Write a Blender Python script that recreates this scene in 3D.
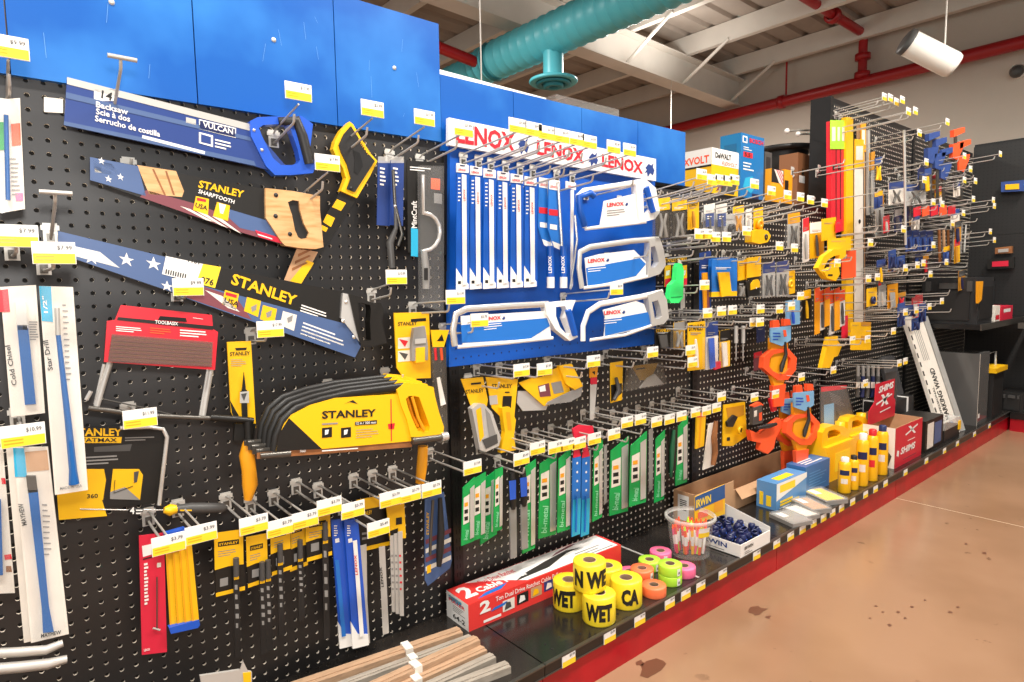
import bpy, math, random
import numpy as np
from mathutils import Vector, Matrix

for o in list(bpy.data.objects): bpy.data.objects.remove(o)
SC = bpy.context.scene
COL = SC.collection
rnd = random.Random(7)

# ------------------------------------------------------------------ camera
YAW, PITCH, ROLL, FPX, DIST, CAMH = 0.695211, -0.091992, -0.015886, 628.79, 1.44351, 1.06
_f = Vector((math.sin(YAW)*math.cos(PITCH), math.cos(YAW)*math.cos(PITCH), math.sin(PITCH)))
_r = Vector((math.cos(YAW), -math.sin(YAW), 0)); _u = _r.cross(_f)
CR = _r*math.cos(ROLL) + _u*math.sin(ROLL); CU = -_r*math.sin(ROLL) + _u*math.cos(ROLL); CF = _f
CAM = Vector((0, -DIST, CAMH))
cd = bpy.data.cameras.new('camera'); cd.sensor_width = 36; cd.lens = FPX/1024*36; cd.clip_start = .02; cd.clip_end = 100
co = bpy.data.objects.new('camera', cd); COL.objects.link(co)
mw = Matrix((CR, CU, -CF)).transposed().to_4x4(); mw.translation = CAM
co.matrix_world = mw; SC.camera = co

# ------------------------------------------------------------------ light
SC.view_settings.view_transform = 'Standard'; SC.view_settings.look = 'None'
SC.view_settings.gamma = 1; SC.view_settings.use_curve_mapping = False
SC.view_settings.exposure = 0.35
wd = bpy.data.worlds.new('store_ambient'); SC.world = wd; wd.use_nodes = True
wd.node_tree.nodes['Background'].inputs[0].default_value = (1, .97, .93, 1)
wd.node_tree.nodes['Background'].inputs[1].default_value = .6

def area(name, loc, rot, sx, sy, power, col=(1, .96, .9)):
    l = bpy.data.lights.new(name, 'AREA'); l.shape = 'RECTANGLE'; l.size = sx; l.size_y = sy
    l.energy = power; l.color = col
    o = bpy.data.objects.new(name, l); COL.objects.link(o); o.location = loc; o.rotation_euler = rot
    return o
# on-camera flash, a hand above the lens
fl = area('camera_flash', (0.02, -1.47, 1.30), (0, 0, 0), .12, .12, 8, (1, .98, .95))
fl.rotation_euler = Vector((.55, .8, -.08)).to_track_quat('-Z', 'Y').to_euler()
# store strip lights hung over the aisle (out of frame, above and behind the camera)
for i, (lx, ly) in enumerate(((-.4, -1.2), (2.0, -1.2), (4.4, -1.2), (2.0, 2.6), (5.4, 2.6))):
    area('aisle_strip_light.%03d' % i, (lx, ly, 3.2), (0, 0, 0), 1.2, .2, 78)
    area('ceiling_fill.%03d' % i, (lx, ly, 3.26), (math.pi, 0, 0), 1.2, .2, 19 if ly < 0 else 9)  # upward fill, added only to brighten the ceiling and beams

# ------------------------------------------------------------------ pixel -> place
def ray(px, py):
    return CR*((px-512)/FPX) - CU*((py-341)/FPX) + CF
def Y(px, py, y=0.0):
    d = ray(px, py); return CAM + d*((y-CAM.y)/d.y)
def Z(px, py, z=0.13):
    d = ray(px, py); return CAM + d*((z-CAM.z)/d.z)
def X(px, py, x):
    d = ray(px, py); return CAM + d*((x-CAM.x)/d.x)

# ------------------------------------------------------------------ materials
def lin(h):
    if not isinstance(h, str): return (*h, 1)
    h = h.lstrip('#'); c = [int(h[i:i+2], 16)/255 for i in (0, 2, 4)]
    return (*[x/12.92 if x <= .04045 else ((x+.055)/1.055)**2.4 for x in c], 1)
_M = {}
def mat(name, col, rough=.5, metal=0, var=0.0, scale=30, spec=.5, bump=0, alpha=1, coat=0, col2=None, stretch=None, emit=0):
    if name in _M: return _M[name]
    m = bpy.data.materials.new(name); m.use_nodes = True
    nt = m.node_tree; b = nt.nodes['Principled BSDF']
    b.inputs['Base Color'].default_value = lin(col); b.inputs['Roughness'].default_value = rough
    b.inputs['Metallic'].default_value = metal; b.inputs['Specular IOR Level'].default_value = spec
    b.inputs['Coat Weight'].default_value = coat; b.inputs['Alpha'].default_value = alpha
    if emit:
        b.inputs['Emission Color'].default_value = lin(col); b.inputs['Emission Strength'].default_value = emit
    if var or bump:
        tc = nt.nodes.new('ShaderNodeTexCoord'); mp = nt.nodes.new('ShaderNodeMapping'); nz = nt.nodes.new('ShaderNodeTexNoise')
        nz.inputs['Scale'].default_value = scale; nz.inputs['Detail'].default_value = 4
        if stretch: mp.inputs['Scale'].default_value = stretch
        nt.links.new(tc.outputs['Object'], mp.inputs['Vector']); nt.links.new(mp.outputs['Vector'], nz.inputs['Vector'])
        if var:
            mx = nt.nodes.new('ShaderNodeMix'); mx.data_type = 'RGBA'
            c = lin(col); d = lin(col2) if col2 else tuple(max(0, x*(1-var)) for x in c[:3])+(1,)
            mx.inputs['A'].default_value = c; mx.inputs['B'].default_value = d
            rp = nt.nodes.new('ShaderNodeValToRGB'); rp.color_ramp.elements[0].position = .42; rp.color_ramp.elements[1].position = .68
            nt.links.new(nz.outputs['Fac'], rp.inputs['Fac']); nt.links.new(rp.outputs['Color'], mx.inputs['Factor'])
            nt.links.new(mx.outputs['Result'], b.inputs['Base Color'])
        if bump:
            bp = nt.nodes.new('ShaderNodeBump'); bp.inputs['Strength'].default_value = bump; bp.inputs['Distance'].default_value = .002
            nt.links.new(nz.outputs['Fac'], bp.inputs['Height']); nt.links.new(bp.outputs['Normal'], b.inputs['Normal'])
    _M[name] = m
    return m

BLACK = mat('pegboard_black', '#191615', .46, spec=.8, var=.35, scale=9, bump=.03)
HOLE = mat('raw_board_edge', '#f2e8d8', .6)
DARKB = mat('dark_back', '#0b0a0a', .8)
POST = mat('black_enamel', '#171515', .35, var=.3, scale=20)
DECK = mat('deck_black_enamel', '#211e1c', .2, var=.3, scale=6, col2='#2e2925', bump=.015)
KICK = mat('red_kick_enamel', '#b8061d', .35, var=.2, scale=8, col2='#9d0518')
HEAD = mat('header_blue', '#0657ab', .36, var=.5, scale=3.5, col2='#2f7cc8', bump=.02)  # paler blotches put hazy reflection as well as scuffing into the blue
LENB = mat('sign_blue', '#0654b4', .4)
WHITE = mat('card_white', '#eeeae4', .5)
CREAM = mat('card_cream', '#e8dfd2', .5, var=.06, scale=40)
BLKP = mat('print_black', '#16130f', .45)
INK = mat('print_ink', '#1a1815', .5)
YEL = mat('tool_yellow', '#f7bd12', .38)
YELD = mat('tag_yellow', '#fbd52c', .5)
ORY = mat('handle_amber', '#f2a21a', .35)
ORG = mat('orange', '#fb5a2a', .4)
ORGR = mat('orange_red', '#fa5a2c', .42)
RED = mat('print_red', '#d92231', .42)
CRIM = mat('card_crimson', '#d8243f', .4)
NAVY = mat('print_navy', '#28407f', .35)
NAVYD = mat('navy_dark', '#1a2350', .35)
BLUE = mat('print_blue', '#1f6fc4', .4)
BLUM = mat('tool_blue', '#2458c4', .38)
CYAN = mat('print_cyan', '#27a8cf', .42)
GRN = mat('blade_green', '#12a34e', .45)
LIME = mat('lime', '#b6ee3f', .45)
PINK = mat('pink', '#fb6f9a', .45)
MAROON = mat('print_maroon', '#7b3f48', .5)
SLATE = mat('print_slate', '#49608b', .45)
STEEL = mat('steel', '#c4bfb7', .35, .35)
CHROME = mat('chrome', '#dcd8d2', .22, .6)
ZINC = mat('zinc', '#d2cec6', .4, .3)
DSTEEL = mat('dark_steel', '#6a6660', .35, .8)
SILV = mat('silver_paint', '#c9c6c0', .35, .35)
GREY = mat('grey_plastic', '#8d8a86', .45)
GRYD = mat('grey_dark_plastic', '#4a4846', .45)
BLKR = mat('black_rubber', '#1f1d1c', .5)
WOOD = mat('beech', '#d9ac78', .45, var=.3, scale=18, col2='#c08f58', stretch=(1, 1, 6))
WOODB = mat('brown_wood', '#9a6237', .45, var=.3, scale=30)
KRAFT = mat('kraft', '#c69a72', .65, var=.12, scale=14)
KRAFTD = mat('kraft_core', '#a98a70', .7)
CLEAR = mat('clear_plastic', '#f4f2ee', .06, alpha=.05, spec=.8)
SMOKE = mat('smoked_plastic', '#6d675f', .12, alpha=.35, spec=.8)
CLEARM = mat('milky_plastic', '#e8e4dd', .2, alpha=.4)

# ------------------------------------------------------------------ mesh builder
_TXT = {}
def textmesh(s, bold=.0, shear=0):
    k = (s, bold, shear)
    if k in _TXT: return _TXT[k]
    c = bpy.data.curves.new('lettering', 'FONT'); c.body = s; c.offset = bold; c.shear = shear
    c.fill_mode = 'FRONT'; c.resolution_u = 2
    o = bpy.data.objects.new('lettering', c)
    COL.objects.link(o); bpy.context.view_layer.update()
    m = bpy.data.meshes.new_from_object(o.evaluated_get(bpy.context.evaluated_depsgraph_get()))
    v = [(p.co.x, p.co.y) for p in m.vertices]; f = [tuple(p.vertices) for p in m.polygons]
    bpy.data.objects.remove(o); bpy.data.curves.remove(c); bpy.data.meshes.remove(m)
    x0 = min(p[0] for p in v); x1 = max(p[0] for p in v); y0 = min(p[1] for p in v); y1 = max(p[1] for p in v)
    v = [((a-x0)/max(1e-6, x1-x0), (b-y0)/max(1e-6, y1-y0)) for a, b in v]
    _TXT[k] = (v, f); return _TXT[k]

class MB:
    def __init__(s, y=0.0): s.v = []; s.f = []; s.m = []; s.s = []; s.mats = []; s.y = y
    def add(s, vs, fs, m, smooth=False):
        n = len(s.v); s.v.extend(tuple(v) for v in vs)
        if m not in s.mats: s.mats.append(m)
        i = s.mats.index(m)
        for f in fs: s.f.append(tuple(n+a for a in f)); s.m.append(i); s.s.append(smooth)
        return s
    def prism(s, pts, ext, m, smooth=False):
        pts = [Vector(p) for p in pts]; ext = Vector(ext); n = len(pts)
        fs = [tuple(range(n)), tuple(range(2*n-1, n-1, -1))]
        fs += [(i, i+n, (i+1) % n+n, (i+1) % n) for i in range(n)]
        return s.add(pts+[p+ext for p in pts], fs, m, smooth)
    def wp(s, px, m, th=.004, y=None, dy=0):            # outline on a plane parallel to the pegboard, real thickness
        y = (s.y if y is None else y)+dy
        return s.prism([Y(a, b, y) for a, b in px], (0, th, 0), m)
    def dec(s, px, m, d=.0008, y=None):                 # flat print on the front of a card
        y = (s.y if y is None else y)-d
        return s.add([Y(a, b, y) for a, b in px], [tuple(range(len(px)))], m)
    def rect(s, x0, y0, x1, y1, m, d=.0008, y=None): return s.dec([(x0, y0), (x1, y0), (x1, y1), (x0, y1)], m, d, y)
    def txt(s, t, p0, p1, p2, m, bold=.02, d=.0012, y=None, shear=0):   # p0 baseline start, p1 baseline end, p2 top of start
        y = (s.y if y is None else y)-d
        O = Y(*p0, y); return s.txt3(t, O, Y(*p1, y)-O, Y(*p2, y)-O, m, bold, shear)
    def txt3(s, t, O, U, V, m, bold=.02, shear=0):
        v, f = textmesh(t, bold, shear); return s.add([O+U*a+V*b for a, b in v], f, m)
    def lines(s, p0, p1, p2, n, m, frac=.45, d=.001, y=None, seed=1):   # lines of small print as thin bars
        y = (s.y if y is None else y)-d
        O = Y(*p0, y); U = Y(*p1, y)-O; V = Y(*p2, y)-O; r = random.Random(seed)
        for i in range(n):
            a = O+V*(i/n); b = V*(frac/n); w = r.uniform(.6, 1)
            s.add([a, a+U*w, a+U*w+b, a+b], [(0, 1, 2, 3)], m)
        return s
    def ring(s, outer, inner, m, th=.01, y=None):
        y = s.y if y is None else y; n = len(outer); e = Vector((0, th, 0))
        o = [Y(*p, y) for p in outer]; i = [Y(*p, y) for p in inner]
        vs = o+i+[p+e for p in o]+[p+e for p in i]; fs = []
        for k in range(n):
            j = (k+1) % n
            fs += [(k, j, n+j, n+k), (2*n+k, 3*n+k, 3*n+j, 2*n+j), (k, 2*n+k, 2*n+j, j), (n+k, n+j, 3*n+j, 3*n+k)]
        return s.add(vs, fs, m)
    def tube(s, pts, r, m, n=8, flat=None):
        pts = [Vector(p) for p in pts]; k = len(pts)
        rs = r if isinstance(r, (list, tuple)) else [r]*k
        vs = []; fs = []
        t0 = (pts[1]-pts[0]).normalized(); a = Vector((0, 1, 0)) if abs(t0.y) < .9 else Vector((1, 0, 0))
        u = t0.cross(a).normalized()
        for i, p in enumerate(pts):
            t = ((pts[min(i+1, k-1)]-p).normalized()+(p-pts[max(i-1, 0)]).normalized())
            t = t.normalized() if t.length > 1e-6 else t0
            u = (u-t*u.dot(t)).normalized(); w = t.cross(u)
            for j in range(n):
                an = 2*math.pi*(j+.5)/n
                off = (u*math.cos(an)+w*math.sin(an))*rs[i]
                if flat: off.y *= flat
                vs.append(p+off)
        for i in range(k-1):
            for j in range(n): fs.append((i*n+j, i*n+(j+1) % n, (i+1)*n+(j+1) % n, (i+1)*n+j))
        s.add(vs, fs, m, n > 5)
        return s.add(vs[:n]+vs[-n:], [tuple(range(n)), tuple(range(n, 2*n))], m)
    def ptube(s, px, r, m, n=8, y=None, flat=None):     # tube whose path is given on the plane y (or per-point y)
        y = s.y if y is None else y
        return s.tube([Y(p[0], p[1], p[2] if len(p) > 2 else y) for p in px], r, m, n, flat)
    def lathe(s, prof, o, m, n=20, axis=None, smooth=True):
        o = Vector(o); A = Vector(axis or (0, 0, 1)).normalized()
        u = A.orthogonal().normalized(); w = A.cross(u); vs = []; fs = []
        for r, z in prof:
            for j in range(n):
                an = 2*math.pi*j/n; vs.append(o+A*z+(u*math.cos(an)+w*math.sin(an))*r)
        for i in range(len(prof)-1):
            for j in range(n): fs.append((i*n+j, i*n+(j+1) % n, (i+1)*n+(j+1) % n, (i+1)*n+j))
        return s.add(vs, fs, m, smooth)
    def obox(s, O, U, V, W, m):
        O, U, V, W = map(Vector, (O, U, V, W))
        return s.prism([O, O+U, O+U+V, O+V], W, m)
    def box(s, lo, hi, m):
        lo, hi = Vector(lo), Vector(hi); d = hi-lo
        return s.obox(lo, (d.x, 0, 0), (0, 0, d.z), (0, d.y, 0), m)
    def ball(s, c, r, m, n=10):
        c = Vector(c); rx, ry, rz = r if isinstance(r, (tuple, list)) else (r, r, r); vs = []; fs = []; k = n//2
        for i in range(k+1):
            a = math.pi*i/k
            for j in range(n):
                b = 2*math.pi*j/n; vs.append((c.x+rx*math.sin(a)*math.cos(b), c.y+ry*math.sin(a)*math.sin(b), c.z+rz*math.cos(a)))
        for i in range(k):
            for j in range(n): fs.append((i*n+j, i*n+(j+1) % n, (i+1)*n+(j+1) % n, (i+1)*n+j))
        return s.add(vs, fs, m, True)
    def mesh(s, name, loc):
        me = bpy.data.meshes.new(name); l = Vector(loc)
        me.from_pydata([(v[0]-l.x, v[1]-l.y, v[2]-l.z) for v in s.v], [], s.f)
        for m in s.mats: me.materials.append(m)
        me.polygons.foreach_set('material_index', s.m); me.polygons.foreach_set('use_smooth', s.s)
        return me
    def build(s, name, parent=None, label=None, loc=None):
        if parent is not None:
            l = WL[parent.name] if loc is None else Vector(loc)
        elif loc is None:
            a = np.array(s.v); lo = a.min(0); hi = a.max(0); l = Vector(((lo[0]+hi[0])/2, (lo[1]+hi[1])/2, lo[2]))
        else: l = Vector(loc)
        o = bpy.data.objects.new(name, s.mesh(name, l)); COL.objects.link(o)
        if parent is not None:
            o.parent = parent; o.location = l-WL[parent.name]
        else: o.location = l
        WL[o.name] = l
        if label: o['label'] = label
        return o
WL = {}     # world origin of every object made here

def tag(o, label, cat, group=None):
    o['label'] = label; o['category'] = cat
    if group: o['group'] = group
    return o
def thing(name, label, cat, loc=(0, 0, 0), group=None):
    o = bpy.data.objects.new(name, None); o.empty_display_size = .05; COL.objects.link(o); o.location = loc
    WL[o.name] = Vector(loc); return tag(o, label, cat, group)
def struct(name, mb, parent=None):
    o = mb.build(name, parent, loc=(0, 0, 0) if parent is None else None)
    if parent is None: o['kind'] = 'structure'
    return o
def one(name, mb, label, cat, group=None):
    return tag(mb.build(name), label, cat, group)

# ------------------------------------------------------------------ the building
FLOORM = mat('polished_concrete', '#a07c60', .2, var=.3, scale=1.6, col2='#8f6d52', bump=.02)
_nt = FLOORM.node_tree                                   # small dark spatter stains worn into the slab
_b = _nt.nodes['Principled BSDF']; _src = _b.inputs['Base Color'].links[0].from_socket
_tc = _nt.nodes.new('ShaderNodeTexCoord'); _n1 = _nt.nodes.new('ShaderNodeTexNoise'); _n1.inputs['Scale'].default_value = 14; _n1.inputs['Detail'].default_value = 5
_n2 = _nt.nodes.new('ShaderNodeTexNoise'); _n2.inputs['Scale'].default_value = 1.7
_r1 = _nt.nodes.new('ShaderNodeMapRange'); _r1.inputs[1].default_value = .67; _r1.inputs[2].default_value = .72
_r2 = _nt.nodes.new('ShaderNodeMapRange'); _r2.inputs[1].default_value = .5; _r2.inputs[2].default_value = .6
_mu = _nt.nodes.new('ShaderNodeMath'); _mu.operation = 'MULTIPLY'
_mx = _nt.nodes.new('ShaderNodeMix'); _mx.data_type = 'RGBA'; _mx.inputs['B'].default_value = lin('#5c4030')
for _a, _c in ((_tc.outputs['Object'], _n1.inputs['Vector']), (_tc.outputs['Object'], _n2.inputs['Vector']), (_n1.outputs['Fac'], _r1.inputs[0]), (_n2.outputs['Fac'], _r2.inputs[0]),
               (_r1.outputs[0], _mu.inputs[0]), (_r2.outputs[0], _mu.inputs[1]), (_mu.outputs[0], _mx.inputs['Factor']), (_src, _mx.inputs['A']), (_mx.outputs['Result'], _b.inputs['Base Color'])):
    _nt.links.new(_a, _c)
JOINT = mat('joint_filler', '#d9c2a4', .6)
WALLM = mat('wall_beige', '#c9bcae', .7, var=.05, scale=2)
ROOFM = mat('roof_sheet', '#a3978c', .55, var=.15, scale=3)
BEAM = mat('beam_white', '#dcd5cb', .5, var=.08, scale=3)
REDP = mat('sprinkler_red', '#a3161c', .35)
TEAL = mat('duct_teal', '#58bfcc', .4)
TEALD = mat('duct_teal_groove', '#23838f', .45)

JX = 3.295
b = MB(); b.box((-4, -6, -.12), (8, 9, -.02), JOINT)
b.box((JX-.004, -6, -.02), (JX+.004, 9, -.0008), JOINT)
fl_o = struct('floor', b)
for x0, x1 in ((-4, JX-.003), (JX+.003, 8)):
    b = MB(); b.box((x0, -6, -.02), (x1, 9, 0), FLOORM); b.build('floor_slab', fl_o)
STAIN = mat('floor_stain', '#6b4632', .35)
r_ = random.Random(21)
for px_, py_, s_ in ((757, 611, .035), (768, 617, .012), (652, 668, .04), (640, 663, .015), (890, 625, .008), (905, 618, .006), (898, 612, .007), (883, 612, .006), (912, 607, .008), (876, 606, .006), (950, 612, .009), (958, 607, .006), (984, 553, .012), (966, 544, .008), (925, 600, .006), (870, 618, .005)):
    c = Z(px_, py_, .0007); b = MB(); b.add([c+Vector((math.cos(a)*s_*r_.uniform(.5, 1.1)*1.3, math.sin(a)*s_*r_.uniform(.4, .9), 0)) for a in [6.283*q/10 for q in range(10)]], [tuple(range(10))], STAIN); b.build('stain', fl_o)
XW = 7.6
b = MB(); b.box((XW, -6, 0), (XW+.2, 9, 4.0), WALLM); struct('wall_far', b)
b = MB(); b.box((-4, 9, 0), (8, 9.2, 4.2), WALLM); struct('wall_back', b)
def roofz(x): return 3.80+(XW-x)*.03
b = MB()
# ribs run along the slope: extrude ribs in y instead
prof = []; yy = -6.0
while yy < 9:
    for dy, dz in ((0, 0), (.20, 0), (.225, .035), (.265, .035), (.29, 0)): prof.append((yy+dy, dz))
    yy += .29
vs = [(-4, p[0], roofz(-4)+p[1]) for p in prof]+[(XW, p[0], roofz(XW)+p[1]) for p in prof]; n = len(prof)
b.add(vs, [(i, i+1, n+i+1, n+i) for i in range(n-1)], ROOFM)
ceil = struct('ceiling', b)
# purlins run across (y), each a part of the ceiling
for px_ in (7.35, 6.35, 5.35, 4.35, 3.35, 2.35, 1.35, .35):
    z = roofz(px_)-.005; b = MB()
    b.prism([(px_, -6, z), (px_+.07, -6, z), (px_+.07, -6, z-.012), (px_+.012, -6, z-.012), (px_+.012, -6, z-.19), (px_+.07, -6, z-.19), (px_+.07, -6, z-.205), (px_, -6, z-.205)], (0, 15, 0), BEAM)
    b.build('purlin', ceil)
# main rafter with flanges
YR = 3.06
b = MB(); z1 = lambda x: roofz(x)-.215
def rbeam(y0, y1, t0, t1):
    b.prism([(-4, y0, z1(-4)-t0), (XW, y0, z1(XW)-t0), (XW, y0, z1(XW)-t1), (-4, y0, z1(-4)-t1)], (0, y1-y0, 0), BEAM)
rbeam(YR-.1, YR+.1, 0, .015); rbeam(YR-.006, YR+.006, .015, .33); rbeam(YR-.1, YR+.1, .33, .345)
struct('trim_1', b)
for x in (5.35, 6.35, 7.35):
    b = MB(); b.tube([(x, YR-.02, z1(x)-.32), (x, YR-.62, roofz(x)-.19)], .02, BEAM, 6); b.build('flange_brace', ceil)
# ------------------------------------------------------------------ services under the roof
_d = Z(572, 26, 3.12); DX, DZ, DR = _d.x, 3.12, .165
t = thing('ventilation_duct', 'large teal spiral ventilation duct hung under the roof', 'duct', (DX, 3, DZ))
b = MB(); prof = []; yy = -1.5
def ductr(y): return DR if y < 3.3 else (DR-.035*min(1, (y-3.3)/.25))
while yy < 7:
    r = ductr(yy); prof += [(r, yy), (r, yy+.085), (r+.008, yy+.092), (r+.008, yy+.102), (r, yy+.108)]; yy += .11
b.lathe(prof, (DX, 0, DZ), TEAL, 32, (0, 1, 0)); b.build('duct_body', t)
dy_ = X(553, 44, DX).y; DDZ = X(553, 79, DX).z-DZ
b = MB(); b.lathe([(.085, DDZ), (.085, 0)], (DX, dy_, DZ), TEAL, 24); b.build('collar', t)
b = MB(); zb = DZ+DDZ
b.lathe([(.085, .03), (.12, .02), (.20, -.01), (.205, -.025), (.195, -.035), (.15, -.03)], (DX, dy_, zb), TEAL, 32)
b.lathe([(.145, -.035), (.145, -.05), (.10, -.05), (.10, -.035)], (DX, dy_, zb), TEALD, 32)
b.lathe([(.085, -.045), (.085, -.07), (.04, -.07), (.04, -.05), (0, -.05)], (DX, dy_, zb), TEALD, 28); b.build('diffuser', t)
b = MB(); b.lathe([(DR+.016, 0), (DR+.016, .05)], (DX, 3.25, DZ), TEALD, 32, (0, 1, 0)); b.build('joint_band', t)

PX = 7.45; pz = lambda y: 3.17+(1.1-y)*.01
t = thing('sprinkler_pipe', 'red fire sprinkler main running along the beige wall', 'pipe', (PX, 1, 3.1))
b = MB(); b.tube([(PX, -2.5, pz(-2.5)), (PX, 8.5, pz(8.5))], .062, REDP, 14); b.build('main_pipe', t)
pb = X(862, 80, PX); pt = X(862, 34, PX)
b = MB(); b.tube([(PX, pb.y, pb.z-.03), (PX, pb.y, pt.z)], .045, REDP, 12); b.build('riser', t)
b = MB(); b.tube([(PX, pb.y, pt.z), (PX-4.2, pb.y, pt.z+.05)], .045, REDP, 12); b.build('branch_pipe', t)
for p, a in (((PX, pb.y, pb.z+.05), (0, 0, 1)), ((PX, pb.y, (pb.z+pt.z)/2), (0, 0, 1)), ((PX-.02, pb.y, pt.z), (1, 0, 0)), ((PX-.75, pb.y, pt.z), (1, 0, 0)), ((PX, 2.4, pz(2.4)), (0, 1, 0))):
    b = MB(); b.lathe([(.05, -.035), (.078, -.03), (.078, .03), (.05, .035)], p, REDP, 14, a); b.build('coupling', t)
hp = X(786, 95, PX)
b = MB(); b.tube([(PX, hp.y, hp.z), (PX, hp.y, 3.78)], .012, REDP, 6); b.build('hanger_rod', t)
b = MB(); b.tube([Y(438, 47, 3.4), Y(488, 67, 3.4)], .05, REDP, 10)
one('branch_line', b, 'short dark red sprinkler branch seen behind the teal duct', 'pipe')

LP = X(905, 41, 5.0); _e = X(954, 66, 5.22); ax = (_e-LP).normalized(); LL = (_e-LP).length; LW = mat('lamp_white', '#f3ede2', .4)
t = thing('pendant_lamp', 'white cylindrical fixture with black end cap hanging by wires', 'lamp', LP)
b = MB(); b.lathe([(.080, .02), (.085, .03), (.085, LL-.02), (.078, LL), (0, LL)], LP, LW, 28, ax); b.build('lamp_tube', t)
b = MB(); b.lathe([(0, -.01), (.066, -.008), (.087, .0), (.089, .03)], LP, GRYD, 28, ax); b.build('end_cap', t)
b = MB(); w = LP+ax*(LL*.8)+Vector((0, 0, .08)); b.tube([w, (w.x, w.y, 3.8)], .006, BEAM, 6); b.build('hanging_wire', t)
for q, (px_, py_, yv) in enumerate(((481, 60, 1.2), (671, 118, 2.98))):
    a = Y(px_, py_, yv); b = MB(); b.tube([(a.x, a.y, a.z-.12), (a.x, a.y, 3.78 if q == 0 else z1(a.x)-.345)], .004, BEAM, 5)
    one('hanging_wire', b, ('thin pale wire hanging beside the teal duct', 'thin pale wire hanging in front of the main rafter')[q], 'wire')
sp = X(1017, 71, XW-.06)
t = thing('dome_camera', 'small grey dome security camera on the beige wall', 'camera', sp)
b = MB(); b.lathe([(.06, -.06), (.06, .0)], sp, WHITE, 16, (-1, 0, 0)); b.build('mount', t)
b = MB(); b.ball(sp+Vector((-.01, 0, -.01)), .055, GRYD, 12); b.build('dome', t)

# ------------------------------------------------------------------ pegboards
P0X, P0Z, PI_ = .0831, .5451, .0254
def snap(v, o): return o+PI_*(round((v-o)/PI_-.5)+.5)
def pegboard(x0, x1, z0, z1, y, parent, name='pegboard', m=BLACK, inner=HOLE, rad=.0043, depth=.005):
    x0, x1, z0, z1 = snap(x0, P0X), snap(x1, P0X), snap(z0, P0Z), snap(z1, P0Z)
    nx = round((x1-x0)/PI_); nz = round((z1-z0)/PI_); K = 8
    an = [2*math.pi*(k+.5)/K for k in range(K)]
    V = []; F = []; MI = []
    gx = np.linspace(x0, x1, nx+1); gz = np.linspace(z0, z1, nz+1)
    for j in range(nz+1):
        for i in range(nx+1): V.append((gx[i], y, gz[j]))
    ca = [(math.cos(a)*rad, math.sin(a)*rad) for a in an]
    for j in range(nz):
        for i in range(nx):
            cx = (gx[i]+gx[i+1])/2; cz = (gz[j]+gz[j+1])/2; n = len(V)
            V.extend((cx+c, y, cz+s_) for c, s_ in ca); V.extend((cx+c, y+depth, cz+s_) for c, s_ in ca)
            bl = j*(nx+1)+i; br = bl+1; tl = bl+nx+1; tr = tl+1
            # k: 0,1 right-up .. angles 22,67,112,157,202,247,292,337
            F.append((tr, n+0, n+7, br)); F.append((tr, tl, n+2, n+1)); F.append((tr, n+1, n+0)); F.append((tl, n+3, n+2))
            F.append((tl, bl, n+4, n+3)); F.append((bl, n+5, n+4)); F.append((bl, br, n+6, n+5)); F.append((br, n+7, n+6))
            MI.extend([0]*8)
            for k in range(K): F.append((n+k, n+(k+1) % K, n+K+(k+1) % K, n+K+k)); MI.append(1)
    n = len(V); V += [(x0, y+depth, z0), (x1, y+depth, z0), (x1, y+depth, z1), (x0, y+depth, z1)]; F.append((n, n+1, n+2, n+3)); MI.append(2)
    V += [(x0, y, z0), (x1, y, z0), (x1, y, z1), (x0, y, z1)]
    for a, c in ((0, 1), (1, 2), (2, 3), (3, 0)): F.append((n+4+a, n+4+c, n+c, n+a)); MI.append(0)
    me = bpy.data.meshes.new(name); l = WL[parent.name]
    me.from_pydata([(v[0]-l.x, v[1]-l.y, v[2]-l.z) for v in V], [], F)
    for q in (m, inner, DARKB): me.materials.append(q)
    me.polygons.foreach_set('material_index', MI)
    o = bpy.data.objects.new(name, me); COL.objects.link(o); o.parent = parent; WL[o.name] = l
    return o

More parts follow.
